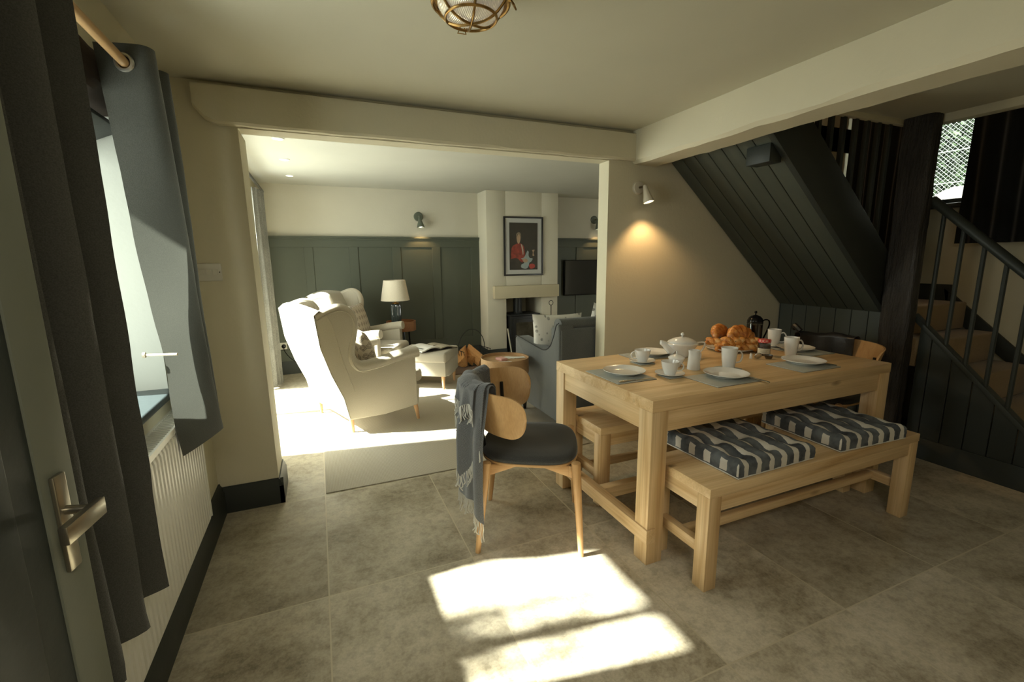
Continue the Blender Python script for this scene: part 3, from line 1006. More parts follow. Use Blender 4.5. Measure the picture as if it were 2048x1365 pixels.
# ceiling bulkhead lamp in brass cage
bl = thing('ceiling_lamp', 'round brass caged bulkhead lamp on the ceiling', 'ceiling lamp', (0.504, 1.500, H1))
br = plain('aged_brass', (0.34, 0.21, 0.075), 0.32, 1.0, var=0.35, nscale=25)
B().lathe([(0, 0), (0.125, 0), (0.125, -0.07), (0.112, -0.085), (0, -0.085)], (0, 0, 0), 48).build('base', br, bl)
dome = [(0.104, -0.085), (0.102, -0.095), (0.092, -0.110), (0.068, -0.126), (0.036, -0.136), (0, -0.139)]
gm, t_, b_ = nodes('ribbed_glass')
b_.inputs['Base Color'].default_value = (0.80, 0.72, 0.52, 1); b_.inputs['Roughness'].default_value = 0.12
b_.inputs['Emission Color'].default_value = (1.0, 0.93, 0.78, 1)
b_.inputs['Emission Strength'].default_value = 0.12
b_.inputs['Metallic'].default_value = 0.25
tc = N(t_, 'ShaderNodeTexCoord'); wv = N(t_, 'ShaderNodeTexWave'); wv.inputs['Scale'].default_value = 60
L(t_, tc.outputs['Object'], wv.inputs[0]); bump(t_, b_, wv.outputs['Fac'], 0.6, 0.002)
B().lathe(dome, (0, 0, 0), 48).build('glass_dome', gm, bl)
cg = B()
def ring(bb, r, z, rad, seg=40):
    bb.tube([(r * math.cos(2 * PI * k / seg), r * math.sin(2 * PI * k / seg), z) for k in range(seg + 1)], rad, 8, caps=False)
ring(cg, 0.118, -0.086, 0.0065); ring(cg, 0.080, -0.128, 0.0045)
for k in range(3):
    a = R(20 + 60 * k)
    pts = []
    for q in range(-8, 9):
        t = q / 8
        rr_ = 0.118 * abs(t)
        zz = -0.144 + 0.058 * (abs(t) ** 3.0)
        pts.append((rr_ * math.cos(a) * (1 if t > 0 else -1), rr_ * math.sin(a) * (1 if t > 0 else -1), zz))
    cg.tube(pts, 0.0042, 8)
cg.build('cage', br, bl)
for a in (R(205), R(325), R(85)):
    e = B()
    Ma = Matrix.Rotation(a, 4, 'Z')
    def P(x, y, z): return tuple(Ma @ Vector((x, y, z)))
    e.tube([P(0.118, 0, -0.086), P(0.130, 0, -0.090)], 0.007, 8)
    e.tube([P(0.126, -0.004, -0.088), P(0.140, -0.014, -0.112), P(0.140, 0.014, -0.112), P(0.126, 0.004, -0.088)], 0.0028, 6)
    e.build('wing_nut', br, bl)

# recessed downlights in the living room
dl_glow = emit('downlight_glow', (1.0, 0.95, 0.85), 5)
dproto = None
for k, (x, y) in enumerate([(-0.193, 3.974), (-0.194, 4.739), (-0.195, 5.573)]):
    lab = ['nearest recessed downlight in the living room ceiling', 'middle recessed downlight in the living room ceiling', 'farthest recessed downlight in the living room ceiling'][k]
    if not dproto:
        dproto = thing('downlight', lab, 'downlight', (x, y, H2), group='recessed downlights in a row')
        B().lathe([(0.034, 0), (0.043, 0), (0.043, -0.004), (0.034, -0.007), (0.034, 0)], (0, 0, 0), 32).build('bezel', m_white(), dproto)
        B().lathe([(0, -0.003), (0.034, -0.003), (0.034, -0.001), (0, -0.001)], (0, 0, 0), 32).build('bulb', dl_glow, dproto)
    else:
        dup(dproto, (x, y, H2), 0, lab)

# lamp on the upper landing, out of sight above the dining ceiling
ll = bpy.data.lights.new('landing_light', 'POINT'); ll.energy = 5; ll.color = (1.0, 0.66, 0.36); ll.shadow_soft_size = 0.06
lo = bpy.data.objects.new('landing_light', ll); COL.objects.link(lo); lo.location = (3.0, 2.35, 3.35)

# ================================================================== DINING TABLE
TT = 0.78
tb_ = thing('dining_table', 'solid pine dining table with thick square legs laid for breakfast', 'table', (1.268, 1.478, 0))
TL, TW = 1.68, 0.86
top = B()
top.box(0, TL, 0, TW, TT - 0.054, TT)
top.build('table_top', pine('x'), tb_, bevel=0.0025)
LW = 0.09
for (x, y) in ((0.0, 0.0), (TL - LW, 0.0), (0.0, TW - LW), (TL - LW, TW - LW)):
    B().box(x + .001, x + LW, y + .002, y + LW, 0, TT - 0.054).build('leg', pine('z'), tb_, bevel=0.003)
for a_, c_ in ((0.008, 0.032), (TW - 0.032, TW - 0.008)):
    B().box(LW, TL - LW, a_, c_, TT - 0.054 - 0.098, TT - 0.054).build('apron', pine('x'), tb_, bevel=0.002)
for a_, c_ in ((0.008, 0.032), (TL - 0.032, TL - 0.008)):
    B().box(a_, c_, LW, TW - LW, TT - 0.054 - 0.098, TT - 0.054).build('apron', pine('y'), tb_, bevel=0.002)
for x in (-0.006, TL - 0.046):
    B().box(x, x + 0.05, -0.004, TW + 0.004, 0.108, 0.176).build('stretcher', pine('y'), tb_, bevel=0.003)
B().box(0.044, TL - 0.046, TW / 2 - 0.025, TW / 2 + 0.025, 0.108, 0.172).build('stretcher', pine('x'), tb_, bevel=0.003)

# benches
def bench(label, loc, ln_, dp):
    t = thing('bench', label, 'bench', loc, 0, 'pine benches at the dining table')
    z = 0.465
    B().box(0, ln_, 0, dp, z - 0.042, z).build('seat_board', pine('x'), t, bevel=0.003)
    lw = 0.066
    for x in (0.002, ln_ - lw - 0.002):
        for y in (0.002, dp - lw - 0.002):
            B().box(x, x + lw, y, y + lw, 0, z - 0.042).build('leg', pine('z'), t, bevel=0.003)
    for a_, c_ in ((0.008, 0.028), (dp - 0.028, dp - 0.008)):
        B().box(lw, ln_ - lw, a_, c_, z - 0.112, z - 0.042).build('apron', pine('x'), t, bevel=0.002)
    for a_, c_ in ((0.006, 0.028), (ln_ - 0.028, ln_ - 0.006)):
        B().box(a_, c_, lw, dp - lw, z - 0.112, z - 0.042).build('apron', pine('y'), t, bevel=0.002)
    for x in (0.016, ln_ - 0.054):
        B().box(x, x + 0.038, lw - .01, dp - lw + .01, 0.145, 0.195).build('stretcher', pine('y'), t, bevel=0.003)
    B().box(0.050, ln_ - 0.050, dp / 2 - 0.02, dp / 2 + 0.02, 0.148, 0.192).build('stretcher', pine('x'), t, bevel=0.010, seg=4)
    return t
bench('pine bench in front of the table, carrying two striped cushions', (1.375, 1.243, 0), 1.445, 0.36)
bench('bare pine bench pushed under the far side of the table', (1.355, 1.985, 0), 1.445, 0.36)

# striped tufted cushions
cm, t_, b_ = nodes('striped_cotton')
tc = N(t_, 'ShaderNodeTexCoord'); sp = N(t_, 'ShaderNodeSeparateXYZ'); L(t_, tc.outputs['Object'], sp.inputs[0])
nz = noise_(t_, tc.outputs['Object'], 14, 3)
def M2(op, a, c=None):
    n = N(t_, 'ShaderNodeMath', operation=op)
    for i, q in enumerate((a, c)):
        if q is None: continue
        if isinstance(q, (int, float)): n.inputs[i].default_value = q
        else: L(t_, q, n.inputs[i])
    return n.outputs[0]
fr_ = M2('FRACT', M2('ADD', M2('DIVIDE', M2('ADD', sp.outputs[0], M2('MULTIPLY', nz, 0.030)), 0.078), 0.50))
white_ = M2('LESS_THAN', fr_, 0.38)
fr2 = M2('FRACT', M2('ADD', M2('DIVIDE', M2('ADD', sp.outputs[1], M2('MULTIPLY', nz, 0.010)), 0.088), 0.30))
white2 = M2('MULTIPLY', M2('LESS_THAN', fr2, 0.40), M2('LESS_THAN', M2('ABSOLUTE', M2('SUBTRACT', sp.outputs[2], 0.042)), 0.028))
# on the two sides facing along x the squares repeat along y
geo = N(t_, 'ShaderNodeNewGeometry'); vt = N(t_, 'ShaderNodeVectorTransform', vector_type='NORMAL', convert_from='WORLD', convert_to='OBJECT')
L(t_, geo.outputs['True Normal'], vt.inputs[0]); s3 = N(t_, 'ShaderNodeSeparateXYZ'); L(t_, vt.outputs[0], s3.inputs[0])
side = M2('GREATER_THAN', M2('ABSOLUTE', s3.outputs[0]), 0.8)
w_ = N(t_, 'ShaderNodeMix'); w_.data_type = 'FLOAT'; L(t_, side, w_.inputs[0]); L(t_, white_, w_.inputs[2]); L(t_, white2, w_.inputs[3])
blue = ramp(t_, nz, [(0.35, (0.045, 0.050, 0.056)), (0.65, (0.125, 0.138, 0.145))])
L(t_, mixc(t_, w_.outputs[0], blue, (0.56, 0.53, 0.46)), b_.inputs['Base Color'])
b_.inputs['Roughness'].default_value = 0.9
bump(t_, b_, noise_(t_, tc.outputs['Object'], 300, 2), 0.2, 0.002)
def seat_cushion(label, loc, rz, sx=0.47, sy=0.43, h=0.085):
    t = thing('seat_cushion', label, 'cushion', loc, rz, 'striped cushions on the front bench')
    bb = B(); n = 40
    tuf = [(sx * (i + .5) / 3, sy * (j + .5) / 3) for i in range(3) for j in range(3)]
    def topz(x, y):
        e = min(x, sx - x, y, sy - y)
        z = h * (0.80 + 0.24 * min(1, e / 0.05) ** 0.6)
        for tx, ty in tuf:
            d = math.hypot(x - tx, y - ty)
            z -= 0.036 * math.exp(-(d / 0.032) ** 2) + 0.014 * math.exp(-(d / 0.065) ** 2)
        # puckered stitched edge
        z += 0.003 * math.sin(x * 75) * math.exp(-e / 0.02) + 0.003 * math.sin(y * 75) * math.exp(-e / 0.02)
        z += 0.004 * math.sin((x) * 2 * PI / 0.078) * (1 - math.exp(-e / .02))
        return z
    def f_(u, v_): return (u * sx, v_ * sy, topz(u * sx, v_ * sy))
    P = [[bb.bm.verts.new(f_(i / n, j / n)) for j in range(n + 1)] for i in range(n + 1)]
    for i in range(n):
        for j in range(n): bb._f([P[i][j], P[i + 1][j], P[i + 1][j + 1], P[i][j + 1]])
    rim = [P[i][0] for i in range(n)] + [P[n][j] for j in range(n)] + [P[i][n] for i in range(n, 0, -1)] + [P[0][j] for j in range(n, 0, -1)]
    lv = [rim]
    for q in range(1, 7):
        q_ = q / 6; row = []
        for v0 in rim:
            x, y = v0.co.x, v0.co.y
            cx, cy = x - sx / 2, y - sy / 2
            bul = 0.006 * math.sin(PI * q_) + 0.003 * math.sin((x + y) * 70) * math.sin(PI * q_) + 0.004 * (abs(q_ - .5) * 2) ** 4 * 0
            if q_ in (1 / 6, 5 / 6): bul += 0.003
            nx = 0 if abs(cx) < sx / 2 - 1e-6 else math.copysign(1, cx); ny = 0 if abs(cy) < sy / 2 - 1e-6 else math.copysign(1, cy)
            row.append(bb.bm.verts.new((x + nx * bul, y + ny * bul, max(0.0, v0.co.z * (1 - q_)))))
        lv.append(row)
    for A, C in zip(lv, lv[1:]):
        for k in range(len(A)):
            bb._f([A[k], A[(k + 1) % len(A)], C[(k + 1) % len(A)], C[k]])
    bb._f(lv[-1])
    bb.build('cover', cm, t, sharp=60)
    bt = B()
    for tx, ty in tuf: bt.ball((tx, ty, topz(tx, ty) + .001), 0.007, (1, 1, .5), 6)
    tag(bt.build('tuft_button', plain('button_thread', (0.50, 0.47, 0.40), 0.8), t), None)
    pp = B(); e = 0.003
    for zz in (0.006, ):
        pp.tube([(-e, -e, zz), (sx + e, -e, zz), (sx + e, sy + e, zz), (-e, sy + e, zz), (-e, -e, zz)], 0.004, 6)
    pp.build('piping', plain('white_piping', (0.58, 0.56, 0.50), 0.8), t)
    return t
seat_cushion('blue and white striped tufted cushion on the left half of the front bench', (1.545, 1.262, 0.465), R(1))
seat_cushion('blue and white striped tufted cushion on the right half of the front bench', (2.205, 1.262, 0.465), R(-3), 0.455)

# ================================================================== CHAIRS
def plywood_mat():
    return wood('oak_veneer', (0.58, 0.36, 0.165), (0.46, 0.26, 0.10), 'z', 1.4, 0.38, knots=False, rings=0.8)
seatf = fabric('charcoal_seat_wool', (0.062, 0.062, 0.058), (0.038, 0.038, 0.036), 420, 0.95, 0.3)
def dining_chair(label, loc, rz, br=(0.27, 0.28), group=None):
    """front faces local +x"""
    t = thing('dining_chair', label, 'chair', loc, rz, group)
    # seat pad: rounded square
    def outline(n, a, b_, e):
        o = []
        for k in range(n):
            q = 2 * PI * k / n
            c, s_ = math.cos(q), math.sin(q)
            o.append((a * math.copysign(abs(c) ** e, c), b_ * math.copysign(abs(s_) ** e, s_) * (1 + 0.05 * math.copysign(abs(c) ** e, c))))
        return o
    def slab(levels, mat, name, n=56):
        bb = B(); rings = []
        for (k, z, a, b_) in levels:
            rings.append([bb.bm.verts.new((x, y, z + 0.010 * (y / 0.25) ** 2 * 0)) for x, y in outline(n, a * k, b_ * k, 0.62)])
        for A, C in zip(rings, rings[1:]):
            for i in range(n): bb._f([A[i], A[(i + 1) % n], C[(i + 1) % n], C[i]])
        bb._f(rings[0][::-1]); bb._f(rings[-1])
        return bb.build(name, mat, t, sharp=50)
    slab([(0.98, 0.437, .235, .243), (1.0, 0.440, .235, .243), (1.0, 0.449, .235, .243), (0.98, 0.451, .235, .243)], oak('x'), 'seat_rim')
    slab([(0.985, 0.4515, .235, .243), (1.0, 0.458, .235, .243), (1.0, 0.470, .235, .243), (0.975, 0.481, .235, .243), (0.90, 0.489, .235, .243), (0.70, 0.493, .235, .243), (0.3, 0.493, .235, .243)], seatf, 'seat')
    # legs
    for sx in (1, -1):
        for sy in (1, -1):
            topz = 0.462 if sx > 0 else 0.455
            a = Vector((0.215 * sx + (0 if sx > 0 else 0.02), 0.232 * sy, topz)); c = Vector((0.245 * sx, 0.243 * sy, 0.0))
            pts = [c.lerp(a, k / 8) for k in range(9)]
            rad = [0.0125 + 0.0095 * (k / 8) for k in range(9)]
            rad[-1] = 0.021
            B().tube(pts + [a + Vector((0, 0, 0.006))], rad + [0.012], 14).build('leg', oak('z'), t)
    # shaped under-frame rails
    for sy in (1, -1):
        r_ = B(); r_.prism([(-0.2, 0.438), (0.205, 0.438), (0.205, 0.375), (0.15, 0.395), (0.06, 0.428), (-0.06, 0.428), (-0.15, 0.395), (-0.2, 0.375)], 'y', 0.205 * sy - 0.010, 0.205 * sy + 0.010)
        r_.build('seat_rail', oak('x'), t, bevel=0.003)
    for sx in (1, -1):
        r_ = B(); r_.prism([(-0.22, 0.438), (0.22, 0.438), (0.22, 0.385), (0.15, 0.40), (0.06, 0.428), (-0.06, 0.428), (-0.15, 0.40), (-0.22, 0.385)], 'x', 0.195 * sx - 0.010, 0.195 * sx + 0.010)
        r_.build('seat_rail', oak('y'), t, bevel=0.003)
    # wrapped plywood backrest with fully rounded ends
    bb = B()
    A0, A1 = -1.62, 1.62
    rx, ry = br
    def center(a):
        return Vector((-0.02 - rx * math.cos(a) , ry * math.sin(a), 0))
    n = 72; m = 14
    zc, hh = 0.676, 0.106
    def half(a):      # half height with round ends
        s_ = (A1 - abs(a)) * 0.275
        k = min(1.0, s_ / 0.105)
        return hh * max(0.0, 1 - (1 - k) ** 2.5) ** 0.4 if k < 1 else hh
    def P(u, v_):
        a = A0 + (A1 - A0) * u
        h_ = max(half(a), 0.014)
        lean = 0.03 * (v_ - .5) * 2
        c = center(a)
        dirv = Vector((-math.cos(a), math.sin(a), 0))
        p = c + dirv * lean * math.cos(a * .5)
        z = zc + h_ * (2 * v_ - 1) + 0.018 * math.cos(a)
        return (p.x, p.y, z)
    us = [0.5 - 0.5 * math.cos(PI * k / n) for k in range(n + 1)]
    def NF(u, v_):
        a = A0 + (A1 - A0) * (0.5 - 0.5 * math.cos(PI * u))
        return Vector((-math.cos(a), math.sin(a), 0))
    bb.grid(lambda u, v_: P(0.5 - 0.5 * math.cos(PI * u), v_), n, m, 0.011, NF)
    bb.build('backrest', plywood_mat(), t, sharp=50)
    # two short back posts
    for a in (0.95, -0.40):
        c = center(a) * 0.93
        B().tube([(c.x * 0.88, c.y * 0.93, 0.44), (c.x * .97, c.y * .97, 0.60), (c.x, c.y, 0.72)], [0.013, 0.011, 0.009], 10).build('back_post', plain('black_steel', (0.02, 0.02, 0.018), 0.4, 0.5), t)
    return t, center
CH = (0.93, 1.985, 0)
ch1, ctr = dining_chair('oak chair with wrapped plywood back and charcoal seat, grey throw hung over it', CH, R(-27), group='oak dining chairs')
ch2, _ = dining_chair('oak chair at the far end of the table, partly covered by a dark leather jacket', (3.14, 1.965, 0), R(183), group='oak dining chairs')

# throw over the back of the near chair -----------------------------------------
thm, t_, b_ = nodes('herringbone_wool')
tc = N(t_, 'ShaderNodeTexCoord')
wv = N(t_, 'ShaderNodeTexWave'); wv.inputs['Scale'].default_value = 75; wv.inputs['Distortion'].default_value = 3.0; wv.inputs['Detail'].default_value = 2
mp = N(t_, 'ShaderNodeMapping'); mp.inputs['Rotation'].default_value = (0.4, 0.5, 0.8); L(t_, tc.outputs['Object'], mp.inputs[0]); L(t_, mp.outputs[0], wv.inputs[0])
nf = noise_(t_, tc.outputs['Object'], 420, 2)
c_ = mixc(t_, 0.5, ramp(t_, wv.outputs['Fac'], [(0.3, (0.040, 0.041, 0.043)), (0.7, (0.22, 0.22, 0.21))]), ramp(t_, nf, [(0.35, (0.03, 0.032, 0.036)), (0.65, (0.13, 0.13, 0.13))]))
L(t_, c_, b_.inputs['Base Color']); b_.inputs['Roughness'].default_value = 1.0; b_.inputs['Sheen Weight'].default_value = 0.3
bump(t_, b_, nf, 0.5, 0.003)
th = thing('throw_blanket', 'grey herringbone wool throw with cream fringe hung over the near chair back', 'blanket', CH, R(-27))
fringe_pts = []
def backpt(a, off, z):
    c = ctr(a); d = Vector((-math.cos(a), math.sin(a), 0))
    p = c + d * off
    return Vector((p.x, p.y, z))
def drape(a0, a1, inner_z, hem, outer, nu, nv, seed, gather=0.0, sidek=0.0, top=0.812):
    """goes from inside the back over the top and down the outside; a runs around the back"""
    bb = B()
    Lin = top - inner_z
    def f_(u, v_):
        a = a0 + (a1 - a0) * u
        hz = hem(u)
        Lo = top - hz
        tot = Lin + 0.05 + Lo
        s_ = v_ * tot
        zt = top + 0.012 * math.sin(u * 6 + seed) * 0.6
        if s_ < Lin:
            z = inner_z + s_; off = -0.020 - 0.006 * outer - 0.03 * (1 - s_ / Lin)
            off += 0.004 * fbm(u * 5 + seed, s_ * 6)
        elif s_ < Lin + 0.05:
            t = (s_ - Lin) / 0.05 * PI
            z = zt + 0.014 * math.sin(t) + 0.003 * outer; off = -0.020 - 0.006 * outer + (0.046 + 0.012 * outer) * (1 - math.cos(t)) / 2 + 0.008
        else:
            d = s_ - Lin - 0.05
            k = d / max(Lo, .01)
            z = top - d
            fold = 0.020 * math.sin(u * 11 + seed + 1.5 * d) + 0.010 * math.sin(u * 23 + seed * 2 - 2 * d)
            off = 0.034 + 0.012 * outer + fold * min(1, d * 5) + 0.020 * min(1, d * 4)
            a = a + gather * (0.5 - u) * min(1, d * 2.2) + sidek * d
        p = backpt(a, off, z)
        return tuple(p)
    bb.grid(f_, nu, nv, 0.0035)
    return bb, f_
def add_fringe(bb, f_, n, ln_, seed, v0=1.0, outw=0.0, us=(0.0, 1.0)):
    r_ = random.Random(seed)
    for k in range(n):
        u = us[0] + (us[1] - us[0]) * (k + .5) / n
        p = Vector(f_(u, v0))
        l_ = ln_ * r_.uniform(.75, 1.15)
        dx, dy = r_.uniform(-.012, .012), r_.uniform(-.012, .012)
        c = Vector((p.x, p.y, 0)).normalized() * outw
        pts = [p, p + c + Vector((dx * .3, dy * .3, -l_ * .35)), p + c + Vector((-dx * .3, dy, -l_ * .7)), p + c + Vector((dx, -dy, -l_))]
        bb.tube(smoothpath(pts, 3), 0.0028, 5)
        bb.ball(p + Vector((0, 0, -0.004)), 0.0035, (1, 1, 1), 4)
fm = plain('cream_fringe', (0.52, 0.50, 0.44), 0.95, var=0.05)
# lower layer, hanging longest
bbA, fA = drape(-1.04, 0.62, 0.57, lambda u: 0.175 + 0.10 * u + 0.03 * math.sin(u * 8), 0, 110, 90, 0.4, gather=0.12, sidek=-0.02)
o = bbA.build('blanket_layer', thm, th, sharp=70)
fb_ = B(); add_fringe(fb_, fA, 52, 0.085, 5)
# upper folded layer
bbC, fC = drape(-1.00, 0.02, 0.58, lambda u: 0.37 + 0.22 * abs(u - 0.42) * 2 , 1.6, 90, 70, 2.1, gather=0.10, sidek=-0.02)
bbC.build('blanket_layer', thm, th, sharp=70)
add_fringe(fb_, fC, 44, 0.080, 9)
# short top fold with its own tassels
bbD, fD = drape(-0.86, -0.20, 0.60, lambda u: 0.715 + 0.02 * math.sin(u * 8), 2.8, 60, 40, 3.3, gather=0.25)
bbD.build('blanket_layer', thm, th, sharp=70)
add_fringe(fb_, fD, 30, 0.085, 12)
tag(fb_.build('fringe', fm, th), kind='stuff')

# jacket over the far chair
jk = thing('leather_jacket', 'black leather jacket draped over the left of the far chair back', 'jacket', (3.14, 1.965, 0), R(183))
lm = plain('black_leather', (0.022, 0.020, 0.018), 0.35, var=0.4, nscale=14, bmp=0.5, bdist=0.006)
def drape2(a0, a1, in_z, out_z, seed):
    bb = B()
    top_ = 0.815
    def f_(u, v_):
        a = a0 + (a1 - a0) * u
        Li, Lo = top_ - in_z, top_ - out_z; tot = Li + .05 + Lo; s_ = v_ * tot
        if s_ < Li: z = in_z + s_; off = -0.028 - 0.012 * (1 + math.sin(u * 17 + seed)) * (1 - s_ / Li)
        elif s_ < Li + .05:
            t = (s_ - Li) / .05 * PI; z = top_ + .014 * math.sin(t) + 0.006 * math.sin(u * 12); off = -.028 + .062 * (1 - math.cos(t)) / 2
        else:
            d = s_ - Li - .05; z = top_ - d; off = .034 + .014 * (1 + math.sin(u * 15 + seed)) * min(1, d * 4)
        return tuple(backpt(a, off, z))
    bb.grid(f_, 60, 50, .005)
    return bb
drape2(-1.25, 0.12, 0.52, 0.42, 1.0).build('jacket_body', lm, jk, sharp=70)
cb = B(); cb.tube(smoothpath([tuple(backpt(-1.25, -.02, .84)), tuple(backpt(-1.3, .02, .875)), tuple(backpt(-1.22, .05, .85))], 4), 0.02, 8)
cb.build('collar', lm, jk)

# ================================================================== TABLE SETTING
china = plain('white_china', (0.74, 0.735, 0.70), 0.12, var=0.01, bmp=0, coat=0.3)
matm = plain('placemat_cork_grey', (0.36, 0.375, 0.34), 0.55, var=0.05)
under = plain('cork_underside', (0.05, 0.03, 0.02), 0.8)
steel = plain('cutlery_steel', (0.60, 0.57, 0.50), 0.22, 1.0, var=0.03, bmp=0)
def Tp(name, label, cat, x, y, rz=0, group=None, dz=0.0):
    return thing(name, label, cat, (x, y, TT + dz), rz, group)
def placemat(label, x0, y0, x1, y1, rz=0):
    t = Tp('placemat', label, 'placemat', (x0 + x1) / 2, (y0 + y1) / 2, rz, 'grey placemats')
    hx, hy = (x1 - x0) / 2, (y1 - y0) / 2
    B().box(-hx, hx, -hy, hy, 0.0012, 0.0045).build('mat_top', matm, t, bevel=0.0006)
    B().box(-hx + .0005, hx - .0005, -hy + .0005, hy - .0005, 0, 0.0012).build('backing', under, t)
    return t
placemat('grey placemat nearest the throw, at the left end of the table', 1.288, 1.752, 1.520, 2.045)
placemat('grey placemat on the front edge of the table, middle of the near side', 1.672, 1.512, 1.972, 1.728)
placemat('grey placemat on the front edge, right of the near side', 2.290, 1.532, 2.588, 1.752)
placemat('grey placemat at the back left, behind the first cup', 1.705, 2.128, 2.005, 2.325)
placemat('grey placemat at the far right end, before the dark jacket', 2.700, 1.780, 2.930, 2.075, R(-3))
def coaster(label, x, y, rz=R(8), s=0.050):
    t = Tp('coaster', label, 'coaster', x, y, rz, 'grey coasters')
    B().box(-s, s, -s, s, 0.001, 0.004).build('coaster_top', matm, t, bevel=0.0006)
    B().box(-s + .0005, s - .0005, -s + .0005, s - .0005, 0, 0.001).build('backing', under, t)
    return t
coaster('grey coaster under the front cup and saucer', 1.628, 1.775, 0)
coaster('grey coaster under the back cup and saucer', 1.69, 2.075, 0)
coaster('grey coaster under the mug in the middle', 2.025, 1.775, 0)
def plate(label, x, y, r=0.108, dz=0.0045, squash=1):
    t = Tp('plate', label, 'plate', x, y, 0, 'white dinner plates', dz)
    p = [(0, 0.0), (r * .60, 0.0), (r * .62, 0.003), (r * .80, 0.011), (r, 0.021), (r * 1.0, 0.0235), (r * .965, 0.0225), (r * .80, 0.0145), (r * .66, 0.0075), (r * .60, 0.006), (0, 0.0055)]
    B().lathe(p, (0, 0, 0), 64).build('dish', china, t, sharp=60)
    return t
plate('empty white plate on the placemat at the left end of the table', 1.435, 1.905)
plate('empty white plate at the middle of the near side', 1.862, 1.640)
plate('empty white plate on the near side, right of the mugs', 2.485, 1.672, 0.110)
plate('empty white plate behind the first cup and the teapot', 1.885, 2.225)
plate('empty white plate at the far right end by the jacket', 2.800, 1.945)
def knife(label, x, y, rz, dz=0.0045):
    t = Tp('table_knife', label, 'knife', x, y, rz, 'steel table knives', dz)
    k = B(); k.prism([(0, -.006), (.08, -.009), (.105, -.006), (.11, 0), (.0, .003)], 'z', 0.001, 0.0025); k.build('blade', steel, t)
    k = B(); k.tube([(-.095, 0, .004), (-.05, 0, .0045), (0, 0, .003)], [.0065, .0055, .0035], 10, sq=(.6, 1)); k.build('handle', steel, t)
    return t
knife('steel knife on the front edge of the left end placemat', 1.400, 1.768, 0)
knife('steel knife right of the plate at the middle of the near side', 1.935, 1.555, R(95) - R(90) * 0)
knife('steel knife at the right of the near side right plate', 2.560, 1.640, R(100))
def handle_pts(r, h0, h1, out, top_r=None):
    return smoothpath([(r * .96, 0, h1), (r + out * .55, 0, h1 + .004), (r + out, 0, (h0 + h1) / 2 + .008), (r + out * .65, 0, h0 + .006), ((top_r or r) * .9, 0, h0)], 6)
def teacup(label, x, y, rz, dz):
    t = Tp('teacup', label, 'cup', x, y, rz, 'white teacups', dz)
    p = [(0, .004), (.022, .004), (.024, 0), (.027, 0), (.028, .004), (.033, .018), (.040, .038), (.0445, .062), (.0455, .068), (.0440, .068), (.0425, .061), (.038, .038), (.030, .016), (.022, .008), (0, .007)]
    B().lathe(p, (0, 0, 0), 48).build('cup_body', china, t, sharp=60)
    B().tube(handle_pts(.041, .016, .054, .026, .031), .0038, 10).build('handle', china, t)
    return t
def saucer(label, x, y, dz=0.004):
    t = Tp('saucer', label, 'saucer', x, y, 0, 'white saucers', dz)
    r = .074
    p = [(0, 0), (.038, 0), (.040, .002), (r * .8, .007), (r, .013), (r, .0148), (r * .96, .0142), (r * .76, .0090), (.040, .0045), (0, .0045)]
    B().lathe(p, (0, 0, 0), 48).build('dish', china, t, sharp=60)
    return t
saucer('white saucer under the front teacup', 1.630, 1.785); teacup('white teacup on the near saucer, handle to the right', 1.630, 1.785, R(-30), 0.0086)
saucer('white saucer under the teacup at the back left', 1.695, 2.085); teacup('white teacup at the back left, handle to the left', 1.695, 2.085, R(165), 0.0086)
def mug(label, x, y, rz, dz=0.004, s=1.0):
    t = Tp('mug', label, 'mug', x, y, rz, 'tall white mugs', dz)
    p = [(0, .004), (.026, .004), (.027, 0), (.030, 0), (.031, .004), (.0345, .03), (.038, .06), (.0405, .09), (.042, .108), (.0423, .112), (.0405, .112), (.0385, .09), (.036, .06), (.0325, .03), (.028, .010), (0, .008)]
    B().lathe([(a * s, z * s) for a, z in p], (0, 0, 0), 48).build('mug_body', china, t, sharp=60)
    B().tube([(q.x * s, q.y * s, q.z * s) for q in handle_pts(.040, .028, .088, .030, .036)], .0046 * s, 10, sq=(1, 1.3)).build('handle', china, t)
    return t
mug('tall white mug standing on the middle coaster', 2.028, 1.775, R(-25))
mug('tall white mug behind the right hand plate', 2.645, 1.865, R(-25), 0.0)
t = mug('pale mug half hidden behind the jam jar and coffee press', 2.800, 2.10, R(-60), 0.006)
saucer('white saucer under the mug behind the jam jar', 2.800, 2.10, 0.0)

# teapot: boat shaped bowl, spout left, angular handle right
tp = Tp('teapot', 'white china teapot with ball knobbed lid, spout pointing left', 'teapot', 2.015, 2.115, R(-21), dz=0.0)
pb = [(0, 0), (.040, 0), (.044, .006), (.052, .02), (.068, .048), (.086, .072), (.092, .080), (.093, .085), (.088, .088), (.080, .0885)]
B().lathe(pb + [(0, .0885)], (0, 0, 0), 56, sx=1.05, sy=0.86).build('pot_body', china, tp, sharp=60)
ld = [(.086, .0885), (.087, .092), (.078, .101), (.058, .112), (.034, .120), (.012, .124), (0, .1245)]
B().lathe(ld, (0, 0, 0), 56, sx=1.02, sy=0.84).build('lid', china, tp, sharp=60)
kb = B(); kb.lathe([(0.005, .122), (.0045, .130), (.007, .132)], (0, 0, 0), 16); kb.ball((0, 0, .140), .0105); kb.build('lid_knob', china, tp)
sp_ = B(); sp_.tube(smoothpath([(-.055, 0, .040), (-.082, 0, .058), (-.104, 0, .078), (-.128, 0, .092), (-.134, 0, .094)], 6), [.036 - .027 * (k / 24) ** .8 for k in range(25)], 14)
sp_.build('spout', china, tp)
hn = B(); hn.tube(smoothpath([(.088, 0, .084), (.120, 0, .088), (.141, 0, .082), (.134, 0, .052), (.108, 0, .022), (.078, 0, .012), (.055, 0, .018)], 6), .0048, 10, sq=(1, 1.4)); hn.build('handle', china, tp)
